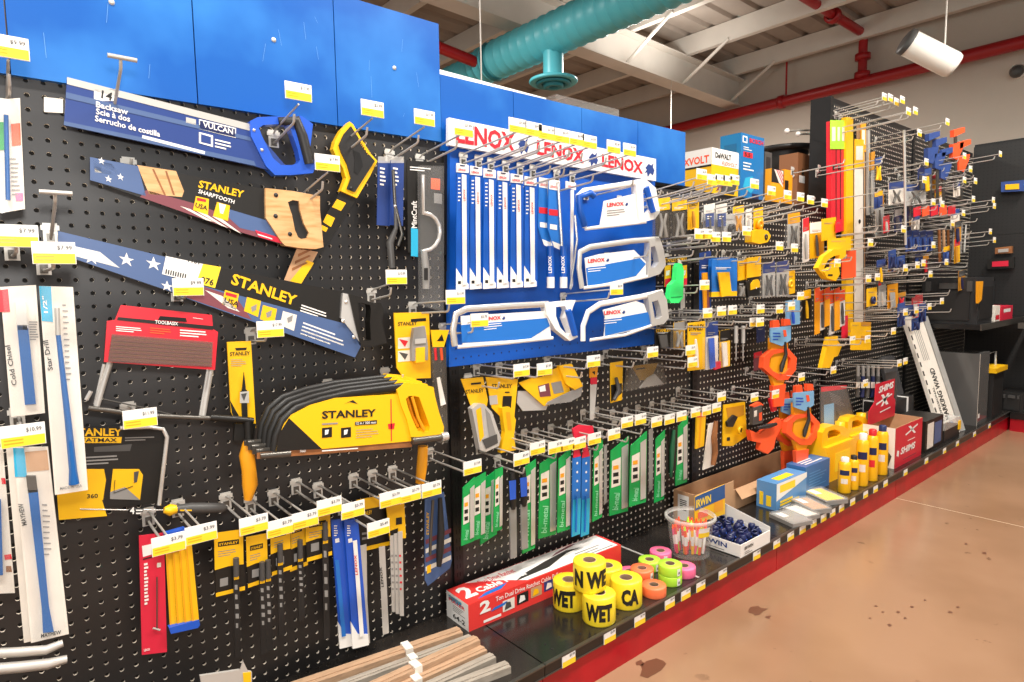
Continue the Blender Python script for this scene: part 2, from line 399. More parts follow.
DZK = .13; YF = -.365                     # deck height, deck front
S = [-.17, .985, 2.14, 3.285, 4.43, 5.66]  # bay seams
ZT = 1.405
bays = []
blab = ['black pegboard shelving bay with tall blue header panels and handsaws', 'black pegboard shelving bay carrying the blue saw display board', 'black pegboard shelving bay beneath the power tool boxes', 'tall black pegboard bay holding the long spirit levels', 'tall black pegboard bay of clamps meeting the far corner']
def slots(b, x, z0, z1):
    z = z0
    while z < z1:
        b.add([(x-.0035+dx, -.0105, z+dz) for dx, dz in ((0, 0), (.003, 0), (.003, .012), (0, .012))], [(0, 1, 2, 3)], DARKB)
        z += .0254
for k in range(5):
    x0, x1 = S[k], S[k+1]; top = ZT if k < 3 else 1.93
    t = thing('shelving_bay', blab[k], 'shelving', ((x0+x1)/2, -.1, 0), 'gondola bays'); bays.append(t)
    zs = [DZK, .66, ZT] if k < 3 else [DZK, .75, 1.35, top]
    if k == 0: zs = [DZK, .73, ZT+.045]
    for a, c in zip(zs, zs[1:]): pegboard(x0+.012, x1-.012, a+.001, c-.001, 0, t)
    b = MB(); b.box((x0, .006, 0), (x1, .05, top), DARKB); b.build('back_frame', t)
    b = MB(); b.box((x0+.002, YF, DZK-.03), (x1-.002, 0, DZK), DECK)
    hx = x0+.06                                           # perforation rows in the deck
    b.build('base_deck', t)
    dk = MB()
    while hx < x1-.05:
        for yy in (YF+.035, YF+.06, -.03, -.055):
            dk.lathe([(0, DZK+.0003), (.0035, DZK+.0003)], (hx, yy, 0), DARKB, 6, smooth=False)
        hx += .0508
    o = dk.build('deck_perforation', t); o['kind'] = 'stuff'
    b = MB(); b.box((x0+.0015, YF+.005, 0), (x1-.0015, YF+.02, .096), KICK); b.build('kick_plate', t, 'red enamelled kick plate')
    b = MB(); b.prism([(x0+.001, YF-.002, .098), (x0+.001, YF+.012, .098), (x0+.001, YF+.004, .128), (x0+.001, YF-.004, .128)], (x1-x0-.002, 0, 0), POST)
    b.box((x0+.001, YF-.006, .127), (x1-.001, YF+.004, .131), DSTEEL); b.box((x0+.001, YF-.004, .0965), (x1-.001, YF+.004, .1), DSTEEL)
    b.build('price_rail', t)
for k in range(1, 5):
    x = S[k]; top = ZT if k < 3 else 1.955
    b = MB(); b.box((x-.016, -.010, DZK), (x+.016, .05 if k < 3 else .09, top), POST)
    slots(b, x-.004, .2, top-.03); slots(b, x+.006, .2, top-.03)
    b.build('slotted_upright', bays[k], 'slotted black steel upright')
for k in (3, 4):
    b = MB(); b.box((S[k]+.017, .0, 1.93), (S[k+1]-.017, .09, 1.955), POST); b.build('top_cap', bays[k])
b = MB(); b.box((1.652, YF+.01, DZK), (1.660, -.004, DZK+.0012), SILV); b.build('deck_joint', bays[1], 'pale joint strip across the deck')
b = MB(); b.box((1.0, -.001, ZT), (2.14, .30, ZT+.012), POST); b.build('top_shelf', bays[1])
b = MB(); b.box((2.10, -.001, ZT-.012), (S[3], .36, ZT), POST); b.build('top_shelf', bays[2])

# blue header panels, each its own part, with a screw head
HB = [-.25, .062, .364, .669, .962]
LBX = [.962, 1.215, 1.50, 1.78, 2.060]
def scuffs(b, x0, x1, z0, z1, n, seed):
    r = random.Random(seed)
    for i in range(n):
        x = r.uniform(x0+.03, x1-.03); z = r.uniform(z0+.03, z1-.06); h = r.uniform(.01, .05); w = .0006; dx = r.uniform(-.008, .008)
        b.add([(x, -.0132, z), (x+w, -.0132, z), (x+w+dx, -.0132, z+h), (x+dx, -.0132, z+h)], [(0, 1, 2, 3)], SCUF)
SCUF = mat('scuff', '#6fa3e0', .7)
for i in range(4):
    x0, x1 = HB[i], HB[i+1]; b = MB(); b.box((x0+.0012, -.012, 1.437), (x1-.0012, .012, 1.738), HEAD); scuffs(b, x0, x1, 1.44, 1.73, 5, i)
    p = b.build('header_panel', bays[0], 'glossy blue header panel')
    xs_ = (x0+x1)/2+.01
    b = MB(); b.lathe([(0, .003), (.004, .003), (.0055, 0)], (xs_, -.012, 1.60), ZINC, 10, (0, -1, 0)); b.build('screw', p)
for i in range(4):
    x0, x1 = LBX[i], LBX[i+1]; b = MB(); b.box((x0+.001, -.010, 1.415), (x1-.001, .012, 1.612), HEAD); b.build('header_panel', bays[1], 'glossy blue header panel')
b = MB(); b.box((.97, .014, 1.55), (2.058, .03, 1.618), WHITE); b.build('header_edge', bays[1], 'white board edge behind the blue header')
b = MB(); b.wp([(438.5, 69), (546, 98), (546, 130), (438.5, 110)], WHITE, .02, .16); one('white_board', b, 'plain white board standing behind the blue header', 'board')

# ------------------------------------------------------------------ run of shelving across the far end
FX = 5.66
t = thing('shelving_bay', 'black pegboard shelving run across the far end of the aisle', 'shelving', (FX, -1.3, 0), 'gondola bays'); farbay = t
FARPEG = mat('far_pegboard', '#232120', .5)
_nt = FARPEG.node_tree; _b = _nt.nodes['Principled BSDF']
_tc = _nt.nodes.new('ShaderNodeTexCoord'); _mp = _nt.nodes.new('ShaderNodeMapping'); _mp.inputs['Scale'].default_value = (1, 39.37, 39.37)
_fr = _nt.nodes.new('ShaderNodeVectorMath'); _fr.operation = 'FRACTION'; _sb = _nt.nodes.new('ShaderNodeVectorMath'); _sb.operation = 'SUBTRACT'; _sb.inputs[1].default_value = (0, .5, .5)
_ml = _nt.nodes.new('ShaderNodeVectorMath'); _ml.operation = 'MULTIPLY'; _ml.inputs[1].default_value = (0, 1, 1)
_ln = _nt.nodes.new('ShaderNodeVectorMath'); _ln.operation = 'LENGTH'; _lt = _nt.nodes.new('ShaderNodeMath'); _lt.operation = 'LESS_THAN'; _lt.inputs[1].default_value = .16
_mx = _nt.nodes.new('ShaderNodeMix'); _mx.data_type = 'RGBA'; _mx.inputs['A'].default_value = lin('#1d1b1a'); _mx.inputs['B'].default_value = lin('#0a0909')
for _a, _c in ((_tc.outputs['Object'], _mp.inputs['Vector']), (_mp.outputs[0], _fr.inputs[0]), (_fr.outputs[0], _sb.inputs[0]), (_sb.outputs[0], _ml.inputs[0]), (_ml.outputs[0], _ln.inputs[0]), (_ln.outputs['Value'], _lt.inputs[0]), (_lt.outputs[0], _mx.inputs['Factor']), (_mx.outputs['Result'], _b.inputs['Base Color'])): _nt.links.new(_a, _c)
for a, c in ((.13, .75), (.752, 1.35), (1.352, 2.0)):
    b = MB(); b.box((FX, -2.6, a), (FX+.02, .0, c), FARPEG); b.build('pegboard', t)
b = MB(); b.box((FX+.02, -2.6, 0), (FX+.10, 0, 2.02), POST); b.build('back_frame', t)
b = MB(); b.box((FX-.005, -.76, .13), (FX+.02, -.73, 2.02), POST); b.build('slotted_upright', t)
b = MB(); b.box((FX-.36, -2.6, .10), (FX, YF-.01, .13), DECK); b.build('base_deck', t)
b = MB(); b.box((FX-.35, -2.6, 0), (FX-.335, YF-.01, .085), KICK); b.build('kick_plate', t, 'red enamelled kick plate')
b = MB(); b.box((FX-.365, -2.6, .087), (FX-.355, YF-.012, .13), POST); b.build('price_rail', t)
SZ = X(985, 322, FX-.36).z
b = MB(); b.box((FX-.38, -2.6, SZ-.03), (FX, YF-.03, SZ), POST); b.build('shelf', t)
b = MB(); b.box((FX-.39, -2.6, SZ-.035), (FX-.38, YF-.03, SZ+.004), DSTEEL); b.build('price_rail', t)
# ------------------------------------------------------------------ peg hooks
_HK = {}
def tagmesh(price, w=.055, h=.034):
    k = ('tag', price)
    if k in _HK: return _HK[k]
    b = MB(); b.box((-w/2, -.0012, -h/2), (w/2, .0012, h/2), WHITE)
    b.add([(-w/2+.001, -.0017, -h/2+.001), (w/2-.001, -.0017, -h/2+.001), (w/2-.001, -.0017, -.001), (-w/2+.001, -.0017, -.001)], [(0, 1, 2, 3)], YELD)
    if price:
        b.txt3(price, Vector((.004, -.0021, .004)), Vector((.019, 0, 0)), Vector((0, 0, .0075)), GRYD, .01)
        for q in range(2): b.add([(-w/2+.004, -.0021, -.006-q*.005), (0, -.0021, -.006-q*.005), (0, -.0021, -.0045-q*.005), (-w/2+.004, -.0021, -.0045-q*.005)], [(0, 1, 2, 3)], ORY)
    _HK[k] = b.mesh('price_tag', (0, 0, 0)); return _HK[k]
def hookmesh(L, tilt, kind):
    k = (round(L, 3), round(tilt, 3), kind)
    if k in _HK: return _HK[k]
    tn = math.tan(tilt)
    if kind == 'plate':
        b = MB(); b.box((-.011, -.0045, -.019), (.011, -.0015, .019), ZINC); b.box((-.014, -.006, .006), (.014, -.003, .015), ZINC); b.box((-.006, -.007, -.016), (.006, -.0035, 0), DSTEEL)
    elif kind == 'prong':
        e = L-.035; b = MB(); b.tube([(0, -.004, -.010), (0, -.03, -.012+.03*tn), (0, -e, -.012+e*tn), (0, -e-.006, -.008+e*tn), (0, -e-.010, .006+e*tn)], .0028, STEEL, 6)
    else:
        b = MB(); b.tube([(0, -.004, .010), (0, -.02, .014+.02*tn), (0, -L, .014+L*tn)], .0022, STEEL, 6)
    _HK[k] = b.mesh(kind, (0, 0, 0)); return _HK[k]
PR = ['$7.99', '$9.99', '$11.99', '$3.79', '$3.99', '$10.99', '$5.49', '$17.99']
HOOKS = []
ORD = 'first second third fourth fifth sixth seventh eighth ninth tenth eleventh twelfth thirteenth fourteenth fifteenth sixteenth seventeenth eighteenth'.split()
def hook(px, py, L, label, tilt=6, dz=None, y0=0.0, tagged=True, price=None, group='peg hooks'):
    """px,py = where the price tag's middle shows; the hook goes straight back to the board at y0"""
    tl = math.radians(tilt); P = Y(px, py, y0-L)
    if dz is None: dz = .016 if P.z > 1.0 else -.008
    za = P.z-dz                                   # height of the arm's end
    base = Vector((P.x, y0, za-.014-L*math.tan(tl)))
    t = thing('peg_hook', label, 'hook', base, group)
    parts = [('back_plate', hookmesh(0, 0, 'plate')), ('prong', hookmesh(L, tl, 'prong'))]
    if tagged: parts.append(('tag_arm', hookmesh(L, tl, 'arm')))
    for nm, me in parts:
        o = bpy.data.objects.new(nm, me); COL.objects.link(o); o.parent = t
    if tagged:
        o = bpy.data.objects.new('price_tag', tagmesh(price or PR[len(HOOKS) % 8])); COL.objects.link(o); o.parent = t
        o.location = (0, -L-.002, P.z-base.z)
    HOOKS.append((base, L)); return t

# ------------------------------------------------------------------ first bay: handsaws and hacksaws
def screws(T, pts, y, r=.004, m=BLKR):
    for a, c in pts:
        b = MB(); b.lathe([(0, .002), (r*.8, .002), (r, 0)], Y(a, c, y), m, 10, (0, -1, 0)); b.build('screw', T)

# back saw in a navy sleeve
y = -.045
T = thing('back_saw', 'back saw in a navy sleeve with a blue and black handle', 'saw', Y(180, 150, y))
b = MB(y); b.wp([(67, 77), (250, 124), (291, 172), (289, 176), (254, 166), (64, 125)], NAVY, .006)
b.dec([(67, 77), (250, 124), (251, 131), (67, 84)], SILV); b.dec([(64, 121), (254, 161), (256, 166), (64, 125)], SLATE)
b.dec([(66, 92), (250, 137), (251, 141), (66, 98)], SLATE)
b.rect(94, 89, 116, 101, WHITE); b.txt('14', (101, 98), (112, 101), (102, 90), INK)
b.txt('Backsaw', (96, 107), (128, 115), (96, 101), WHITE); b.txt('Scie à dos', (96, 114), (130, 122), (96, 108), WHITE)
b.txt('Serrucho de costilla', (95, 121), (160, 137), (95, 115), WHITE)
b.dec([(199, 119), (236, 128), (236, 138), (199, 129)], WHITE); b.dec([(200, 120.5), (235, 129), (235, 137), (200, 128)], NAVYD, .0012)
b.txt('VULCAN', (203, 127), (233, 134.5), (203, 121.5), WHITE, d=.0016)
b.dec([(199, 132), (213, 135.5), (213, 147), (199, 143)], WHITE); b.dec([(201, 134), (211, 137), (211, 144.5), (201, 142)], NAVY, .0012)
b.lines((215, 147), (232, 151), (215, 137), 3, WHITE); b.lines((142, 138), (235, 162), (143, 132), 1, WHITE, .5)
b.dec([(186, 117), (196, 119.5), (196, 125), (186, 122.5)], SILV)
b.build('blade_sleeve', T)
b = MB(y-.006); b.ring([(250, 121), (258, 117), (285, 116), (302, 116), (313, 124), (310, 150), (316, 166), (313, 173), (292, 175), (275, 175), (266, 166), (251, 136)],
       [(259, 128), (263, 125), (280, 124), (288, 125), (291, 130), (298, 150), (300, 160), (298, 163), (292, 165), (281, 165), (273, 158), (262, 136)], BLUM, .024)
b.build('handle', T, 'blue plastic handle frame')
b = MB(y-.01); b.ptube([(278, 121), (296, 121), (302, 136), (309, 164)], [.008, .013, .0125, .012], BLKR, 10, y-.004); b.build('grip', T, 'black rubber grip')
screws(T, [(254, 130), (262, 150)], y-.006, .0035, CHROME)
hook(298, 92, .155, 'steel peg hook holding up the blue and black saw handle', 10, .024, price='$17.99')
th = hook(122, 40, .16, 'tall steel hook standing over the navy back saw sleeve', 25, 0, tagged=False)
hook(133, 148, .06, 'short steel hook under the navy back saw sleeve', 12, 0, tagged=False)
b = MB(0); b.wp([(44, 97), (63, 99), (63, 113), (44, 112)], CREAM, .002, -.003); one('blank_label', b, 'blank cream label stuck on the pegboard', 'label')

# wooden handled hand saw
y = -.05
T = thing('hand_saw', 'hand saw in a printed sleeve with a pale wooden handle', 'saw', Y(200, 215, y))
b = MB(y); b.wp([(90, 157), (268, 189.5), (288, 246), (240, 232), (90, 180)], BLKP, .005)
b.dec([(90, 157), (138, 166), (146, 196), (90, 180)], SLATE); b.dec([(93, 160), (112, 164), (120, 176), (95, 172)], SILV)
for sx, sy in ((98, 160), (117, 176), (105, 178)): b.txt('★', (sx, sy+3), (sx+7, sy+5), (sx, sy-4), WHITE, 0)
b.dec([(137, 165), (176, 171), (184, 191), (182, 197), (149, 194)], WOOD)
for q in range(2): b.dec([(152+q*13, 169+q*2), (154+q*13, 169+q*2), (166+q*9, 195), (164+q*9, 195)], WOODB, .0012)
b.dec([(146, 190), (200, 205), (285, 240), (288, 246), (240, 232), (140, 197)], MAROON)
b.dec([(215, 205), (272, 222), (284, 238), (240, 228)], SLATE, .001)
for q in range(3): b.dec([(180+q*16, 206+q*5), (190+q*16, 209+q*5), (214+q*14, 222+q*6), (206+q*14, 220+q*5)], CREAM, .0012)
b.txt('STANLEY', (198, 187.5), (243, 198), (199.5, 180), YEL, .03); b.txt('SHARPTOOTH', (198, 193), (234, 204), (199, 189), WHITE)
b.dec([(196, 196), (209, 199), (208, 215), (193, 210)], YEL, .0014); b.txt('USA', (195, 207), (207, 210.5), (196, 202.5), INK, d=.002)
b.dec([(197, 197.5), (206, 199.5), (206, 202), (197, 200.5)], RED, .0018)
b.dec([(217, 202), (230, 205.5), (228, 221), (213, 216)], YEL, .0014); b.dec([(219, 203), (226, 205), (223, 214), (220, 213)], WHITE, .0018)
b.dec([(255, 230), (284, 239), (287, 245), (259, 237)], CRIM, .0016); b.lines((258, 235), (280, 242), (257, 232), 1, WHITE, d=.002)
b.build('blade_sleeve', T, 'black and maroon printed cardboard sleeve')
b = MB(y-.008)
b.ring([(265.5, 188), (293, 191), (320, 196), (320, 210), (322, 230), (323.5, 247), (316, 249), (300, 248), (285, 245.5), (281, 241), (266, 218), (265.5, 200)],
       [(288, 202), (293, 200), (299, 201), (300, 210), (304, 224), (309, 233), (307, 238), (301, 239), (298, 237), (295, 230), (292, 215), (289, 206)], WOOD, .022)
b.build('handle', T, 'pale beech wood handle')
b = MB(y-.002); b.wp([(287, 201), (300, 200), (310, 233), (306, 240), (299, 240), (294, 230)], BLKR, .012); b.build('grip', T, 'black rubber lining of the handle hole')
screws(T, [(276, 195), (275.6, 216), (290, 234)], y-.008, .005)
hook(327, 163, .15, 'steel peg hook holding up the wooden saw handle', 11, .02, price='$17.99')

# pull saw, diagonal, behind the wooden saw
y = -.035
T = thing('pull_saw', 'slanted saw with a black and yellow pistol handle', 'saw', Y(320, 240, y))
b = MB(y); b.wp([(341, 191), (358, 197), (301, 284), (284, 280)], BLKP, .004)
b.dec([(297, 248), (318, 252), (301, 284), (284, 280)], KRAFT); b.dec([(307, 260), (314, 263), (301, 284), (290, 281)], YEL, .001)
for q in range(4): b.dec([(292+q*3, 268-q*7), (306+q*3, 262-q*7), (308+q*3, 263-q*7), (292+q*3, 271-q*7)], WOODB, .0012)
b.dec([(327, 214), (335, 218), (331, 227), (323, 222)], YEL); b.dec([(337, 199), (346, 203), (341, 211), (332, 207)], YEL); b.dec([(322, 225), (328, 228), (326, 232), (320, 229)], YEL)
b.build('blade_sleeve', T)
b = MB(y-.006)
b.wp([(349.5, 121.5), (341, 130), (335, 141), (333, 149), (337, 158), (343, 168), (346, 178), (341, 191), (357, 198), (370, 176), (377.5, 161), (370, 153), (362, 140), (353, 124)], YEL, .018)
b.build('handle', T, 'yellow handle shell')
b = MB(y-.010); b.wp([(351, 126), (344, 134), (339, 145), (341, 152), (347, 164), (351, 178), (347, 189), (355, 192), (366, 175), (375, 161), (366, 151), (360, 140)], BLKR, .012)
b.dec([(353, 150), (360, 153), (363, 166), (358, 175), (354, 172), (355, 160)], DARKB); b.txt('FATMAX', (358, 140), (368, 155), (361, 138), YEL)
b.build('grip', T, 'black rubber grip'); screws(T, [(351, 188)], y-.010)
hook(372, 109, .15, 'steel peg hook through the black and yellow saw handle', 10, .02)

# back saw with black handle
y = -.06
T = thing('hand_saw', 'hand saw in a star printed sleeve with a black plastic handle', 'saw', Y(220, 300, y))
b = MB(y); b.wp([(58, 231), (164, 256.5), (344, 292), (361, 346), (355, 357.5), (171, 292.5), (75, 259), (58, 252)], BLKP, .005)
b.dec([(58, 231), (166, 257), (178, 294), (75, 259), (58, 252)], SLATE); b.dec([(60, 243), (100, 252), (120, 268), (75, 256)], SILV, .001)
for sx, sy, k in ((84, 260, 1), (119, 262, 1), (146, 266, 1), (161, 288, .8), (72, 254, .7)): b.txt('★', (sx, sy+2*k), (sx+15*k, sy+5*k), (sx, sy-11*k), WHITE, 0)
b.dec([(166, 256), (203, 264), (196, 283), (162, 274)], WHITE, .0014); b.dec([(203, 264), (221, 267), (215, 288), (196, 283)], YELD, .0014)
for q in range(9): b.dec([(166+q*2.4, 269+q*.6), (167.2+q*2.4, 269.3+q*.6), (166.4+q*2.4, 274+q*.6), (165.2+q*2.4, 273.7+q*.6)], INK, .002)
b.txt('076', (200, 282.5), (213, 286), (201.5, 276), INK, d=.002); b.txt('1101', (188, 262), (199, 264.5), (188.6, 258), INK, d=.002)
b.dec([(200, 285), (346, 324), (361, 346), (355, 357.5), (180, 296)], SLATE, .001)
b.dec([(205, 287), (236, 297), (252, 320), (185, 297)], MAROON, .0012); b.dec([(205, 290), (222, 296), (240, 312), (228, 308)], CREAM, .0014)
b.txt('STANLEY', (230.5, 284), (295, 306), (233.5, 273), YEL, .03)
b.lines((300, 311), (327, 320), (302, 303), 3, WHITE)
for x0, y0 in ((222, 290), (244, 297), (260, 305), (280, 311)): b.dec([(x0+3, y0), (x0+17, y0+4), (x0+14, y0+20), (x0, y0+14)], YEL if x0 < 270 else CREAM, .0014)
b.txt('USA', (224, 302), (238, 307), (225.5, 297), INK, d=.002); b.dec([(226, 292), (237, 295), (236.5, 298), (225.5, 295)], RED, .0018)
for x0, y0 in ((251, 307), (266, 313), (287, 318)): b.dec([(x0, y0), (x0+6, y0-3), (x0+5, y0+3), (x0+1, y0+5)], GREY, .0018)
b.lines((300, 334), (345, 350), (304, 320), 4, WHITE, .4)
b.build('blade_sleeve', T, 'black sleeve printed with stars and stripes')
b = MB(y-.006); b.wp([(343, 293), (352, 295), (357, 314), (361, 344), (352, 332), (341, 318)], CHROME, .008); b.build('heel_plate', T, 'chromed heel plate')
screws(T, [(346, 302), (343, 321), (354, 337)], y-.006, .005, CHROME)
b = MB(y-.01); b.ring([(349, 294), (360, 297), (370, 302), (381, 303), (384, 310), (382, 322), (387, 343), (374, 346), (361, 345), (357, 330)],
       [(358, 303), (361, 303), (366, 304), (370, 305), (371, 310), (370, 322), (371, 340), (368, 341), (363, 340), (360, 325)], BLKP, .026); b.build('handle', T, 'black plastic handle')
hook(396, 277, .13, 'steel peg hook holding up the black saw handle', 8, .012)
hook(188, 287, .1, 'steel peg hook above the red blade pack', 0, -.004, price='$9.99')

# mini hacksaws on cards beside the blue board
y = -.06
hook(424, 118, .17, 'steel peg hook holding the narrow blue saw card', 9, .02)
T = thing('mini_hacksaw', 'mini hacksaw with grey handle on a narrow blue card', 'saw', Y(392, 230, y))
for q, (x0, x1, yy) in enumerate(((378, 391, y+.008), (391, 404, y))):
    b = MB(yy); b.wp([(x0, 160), (x1, 162), (x1-1, 226), (x0-1, 225)], NAVY, .003); b.rect(x0, 156.5, x1, 163, CLEARM, .001)
    b.lines((x0+2, 185), (x0+8, 186), (x0+2, 165), 5, WHITE); b.build('card', T)
b = MB(y-.01); b.ptube([(395, 205), (396, 228), (390, 243), (392, 268)], [.003, .005, .009, .008], GRYD, 8); b.build('handle', T)
b = MB(y-.01); b.ptube([(393, 170), (395, 205), (402, 234), (398, 246)], .004, DSTEEL, 6); b.build('frame', T); screws(T, [(395, 206)], y-.012, .004, CHROME)
hook(463, 129, .20, 'steel peg hook holding the black card of the round frame hacksaw', 6, .01)
T = thing('mini_hacksaw', 'mini hacksaw with round chrome frame on a black card', 'saw', Y(428, 250, y))
b = MB(y); b.wp([(407, 160), (444, 163), (446, 255), (408, 252)], BLKP, .003); b.lines((410, 170), (432, 172), (410, 165), 2, WHITE); b.dec([(431, 178), (440, 179), (440, 190), (431, 189)], ORG)
b.dec([(411, 228), (418, 229), (418, 257), (411, 256)], CYAN); b.txt('MintCraft', (417, 228), (417, 201), (411.5, 228), WHITE)
b.dec([(434, 193), (442, 194), (442, 204), (434, 203)], GREY); b.build('card', T)
b = MB(y-.012); c = [(424+16*math.sin(a), 232-19*math.cos(a)) for a in [math.pi*q/8 for q in range(0, 9)]]
b.ptube([(423, 175), (423, 213)]+c+[(422, 252)], .0055, CHROME, 8); b.build('frame', T, 'round chrome frame')
b = MB(y-.012); b.ptube([(424, 251), (426, 270), (426, 289)], [.008, .0105, .009], GREY, 8); b.dec([(424, 268), (428, 268), (428, 280), (424, 280)], BLKR, .013); b.build('handle', T, 'grey ribbed handle')
b = MB(y-.02); b.wp([(420, 165), (444, 166), (444, 312), (421, 305)], CLEAR, .012); b.build('blister', T)

# chisels and drills on tall white cards at the near end
CHB = mat('chisel_blue', '#115a9e', .35)
LASTCARD = [None]
def tallcard(name, label, quad, y, m, layers=1):
    T = thing(name, label, 'chisel', Y(*quad[3], y))
    for q in range(layers):
        b = MB(y+q*.012); b.wp([(a-q*7, c) for a, c in quad], CREAM, .004)
        if q: b.build('card', T)
        else: LASTCARD[:] = [b]
    b = MB(y-.012); b.wp([(a+(2 if i in (0, 3) else -2), c) for i, (a, c) in enumerate(quad)], CLEAR, .009); b.build('blister', T)
    return T
yc = -.15
T = tallcard('cold_chisel', 'blue cold chisel on a white card with a red corner', [(0, 287), (36, 285), (45, 413), (11, 417)], yc, CREAM)
b = MB(yc-.006); b.wp([(15, 302), (26, 302), (28, 330), (17, 330)], STEEL, .008); b.wp([(17, 325), (28, 325), (36, 404), (25, 405)], CHB, .010); b.build('chisel', T)
b = LASTCARD[0]; b.dec([(0, 290), (8, 289), (10, 312), (0, 312)], RED); b.txt('Cold Chisel', (17, 385), (10, 345), (12, 386), INK); b.lines((30, 340), (39, 340), (29, 320), 8, GREY); b.build('card', T)
T = tallcard('star_drill', 'blue star drill on a long white card', [(39, 286), (73, 287), (88, 490), (55, 495)], yc-.03, CREAM)
b = MB(yc-.037); b.ptube([(57, 308), (58, 335)], .004, STEEL, 8); b.ptube([(58, 333), (68, 420), (73, 470), (74, 484)], [.0035, .005, .006, .008], CHB, 8); b.build('drill', T)
b = LASTCARD[0]; b.dec([(39, 286), (51, 286.5), (53, 322), (42, 321)], CYAN); b.txt('1/2"', (48, 313), (46, 296), (44, 313), WHITE); b.txt('Star Drill', (53, 370), (48, 340), (48, 371), INK); b.lines((66, 380), (72, 380), (62, 300), 14, GREY, .25)
b.txt('MADE IN USA', (60, 490), (82, 487), (60, 487), GREY); b.build('card', T)
T = tallcard('flat_chisel', 'long blue flat chisel on a white card hung below the star drill', [(13, 448), (48, 447), (69, 634), (31, 643)], yc-.02, CREAM, 2)
b = MB(yc-.027); b.wp([(26, 476), (36, 476), (38, 492), (28, 493)], DSTEEL, .008); b.wp([(28, 490), (38, 490), (49, 606), (54, 632), (43, 633), (42, 610)], CHB, .010); b.build('chisel', T)
b = LASTCARD[0]; b.dec([(13, 448), (24, 448), (27, 477), (15, 477)], CYAN); b.txt('MAYHEW', (27, 525), (23, 503), (22, 526), INK); b.dec([(25, 452), (47, 450), (49, 470), (27, 472)], KRAFT)
b.lines((44, 555), (52, 555), (42, 500), 10, GREY, .25); b.txt('MAYHEW', (41, 638), (61, 634), (41, 634), INK); b.build('card', T)
T = tallcard('punch_card', 'white card with blue punch hung beside the long flat chisel', [(-22, 450), (3, 447), (15, 593), (-12, 594)], yc+.02, CREAM)
b = MB(yc+.012); b.wp([(-8, 500), (1, 500), (3, 575), (-5, 576)], CHB, .008); b.build('punch', T)
b = LASTCARD[0]; b.dec([(1, 478), (5, 478), (6, 484), (2, 484)], RED); b.dec([(4, 555), (11, 554), (12, 559), (5, 560)], RED); b.dec([(6, 566), (11, 566), (12, 572), (6, 572)], WOODB); b.build('card', T)
T = tallcard('nail_set_card', 'white and green tool card hanging under the near header panel', [(-8, 100), (20, 98), (25, 209), (0, 213)], -.10, CREAM)
b = MB(-.106); b.ptube([(6, 115), (8, 200)], .0035, CHB, 8); b.build('punch', T)
b = LASTCARD[0]; b.dec([(-3, 122), (4, 122), (5, 150), (-2, 150)], GRN); b.dec([(11, 124), (20, 123), (21, 145), (12, 146)], ORG); b.lines((12, 195), (21, 195), (10, 155), 9, GREY, .3); b.dec([(15, 193), (23, 193), (23, 201), (16, 201)], PINK); b.build('card', T)
hook(7, 47, .16, 'steel peg hook under the near blue header panel', 10, .02)
hook(16, 236, .22, 'steel peg hook holding the cold chisel card', 0, -.004, price='$7.99')
hook(54, 253, .24, 'steel peg hook holding the star drill card', 0, -.004, price='$7.99')
hook(23, 435, .24, 'steel peg hook holding the long flat chisel card', 0, -.004, price='$10.99')
tg = hook(55, 176, .18, 'bare steel hook jutting out above the star printed saw tip', 20, 0, tagged=False)
for t_, L_, tl_ in ((th, .16, 25), (tg, .18, 20)):
    e_ = L_-.02; z_ = -.012+e_*math.tan(math.radians(tl_)); b = MB(); b.tube([(-.022, -e_-.012, z_+.008), (.022, -e_-.012, z_+.008)], .004, STEEL, 6)
    o = bpy.data.objects.new('tee_end', b.mesh('tee_end', (0, 0, 0))); COL.objects.link(o); o.parent = t_
# pry bars low at the near end
for q, (pts, r, lb) in enumerate((([(-40, 655), (20, 652), (46, 650), (63, 643)], .0075, 'upper grey steel pry bar with a bent tip'), ([(-40, 672), (20, 667), (48, 664), (67, 659)], .0085, 'lower grey steel pry bar with a bent tip'))):
    b = MB(-.2+q*-.01); b.ptube(pts, [r, r, r, r*.75], STEEL, 6); one('pry_bar', b, lb, 'pry bar')

# red fret saw blade pack hung over a coping saw
y = -.085
T = thing('blade_pack', 'red card pack of coping saw blades with a clear window', 'blade pack', Y(160, 368, y))
b = MB(y); b.wp([(121, 305), (212, 315), (213, 329), (218, 332), (215, 370), (104, 362), (107, 321), (115, 320)], RED, .004)
b.dec([(118, 317), (213, 326), (213, 330), (117, 320)], BLKP); b.txt('TOOLBASIX', (155, 323.5), (178, 325.5), (155, 320), WHITE, d=.002)
b.lines((116, 331), (143, 333), (116, 325), 3, WHITE); b.lines((150, 333), (172, 335), (150, 326), 3, ORG); b.lines((180, 336), (208, 338), (180, 328), 3, WHITE); b.lines((193, 318), (208, 320), (193, 317), 1, WHITE)
b.dec([(160, 316), (186, 318), (187, 322), (158, 320)], DARKB, .0012); b.build('card', T)
b = MB(y-.006); b.wp([(112, 334), (213, 342), (212, 367), (108, 362)], SMOKE, .005)
for q in range(6): b.ptube([(112, 338+q*4), (211, 345.5+q*3.6)], .0008, WOODB, 4, y-.004)
b.dec([(112, 336), (212, 344), (211, 366), (109, 361)], mat('window_red', '#b5483f', .4), -.0052); b.build('blister', T, 'smoky window showing fine saw blades')
T = thing('coping_saw', 'coping saw with a thin steel frame and amber wooden handle', 'saw', Y(170, 420, -.06))
b = MB(-.06); b.ptube([(110, 362), (96, 408)], .0055, SILV, 6); b.ptube([(104, 364), (95, 404)], .003, CHROME, 6); b.build('upright_frame', T); b = MB(-.06); b.ptube([(211, 368), (203, 416)], .0055, SILV, 6); b.ptube([(208, 368), (200, 416)], .003, CHROME, 6); b.build('upright_frame', T)
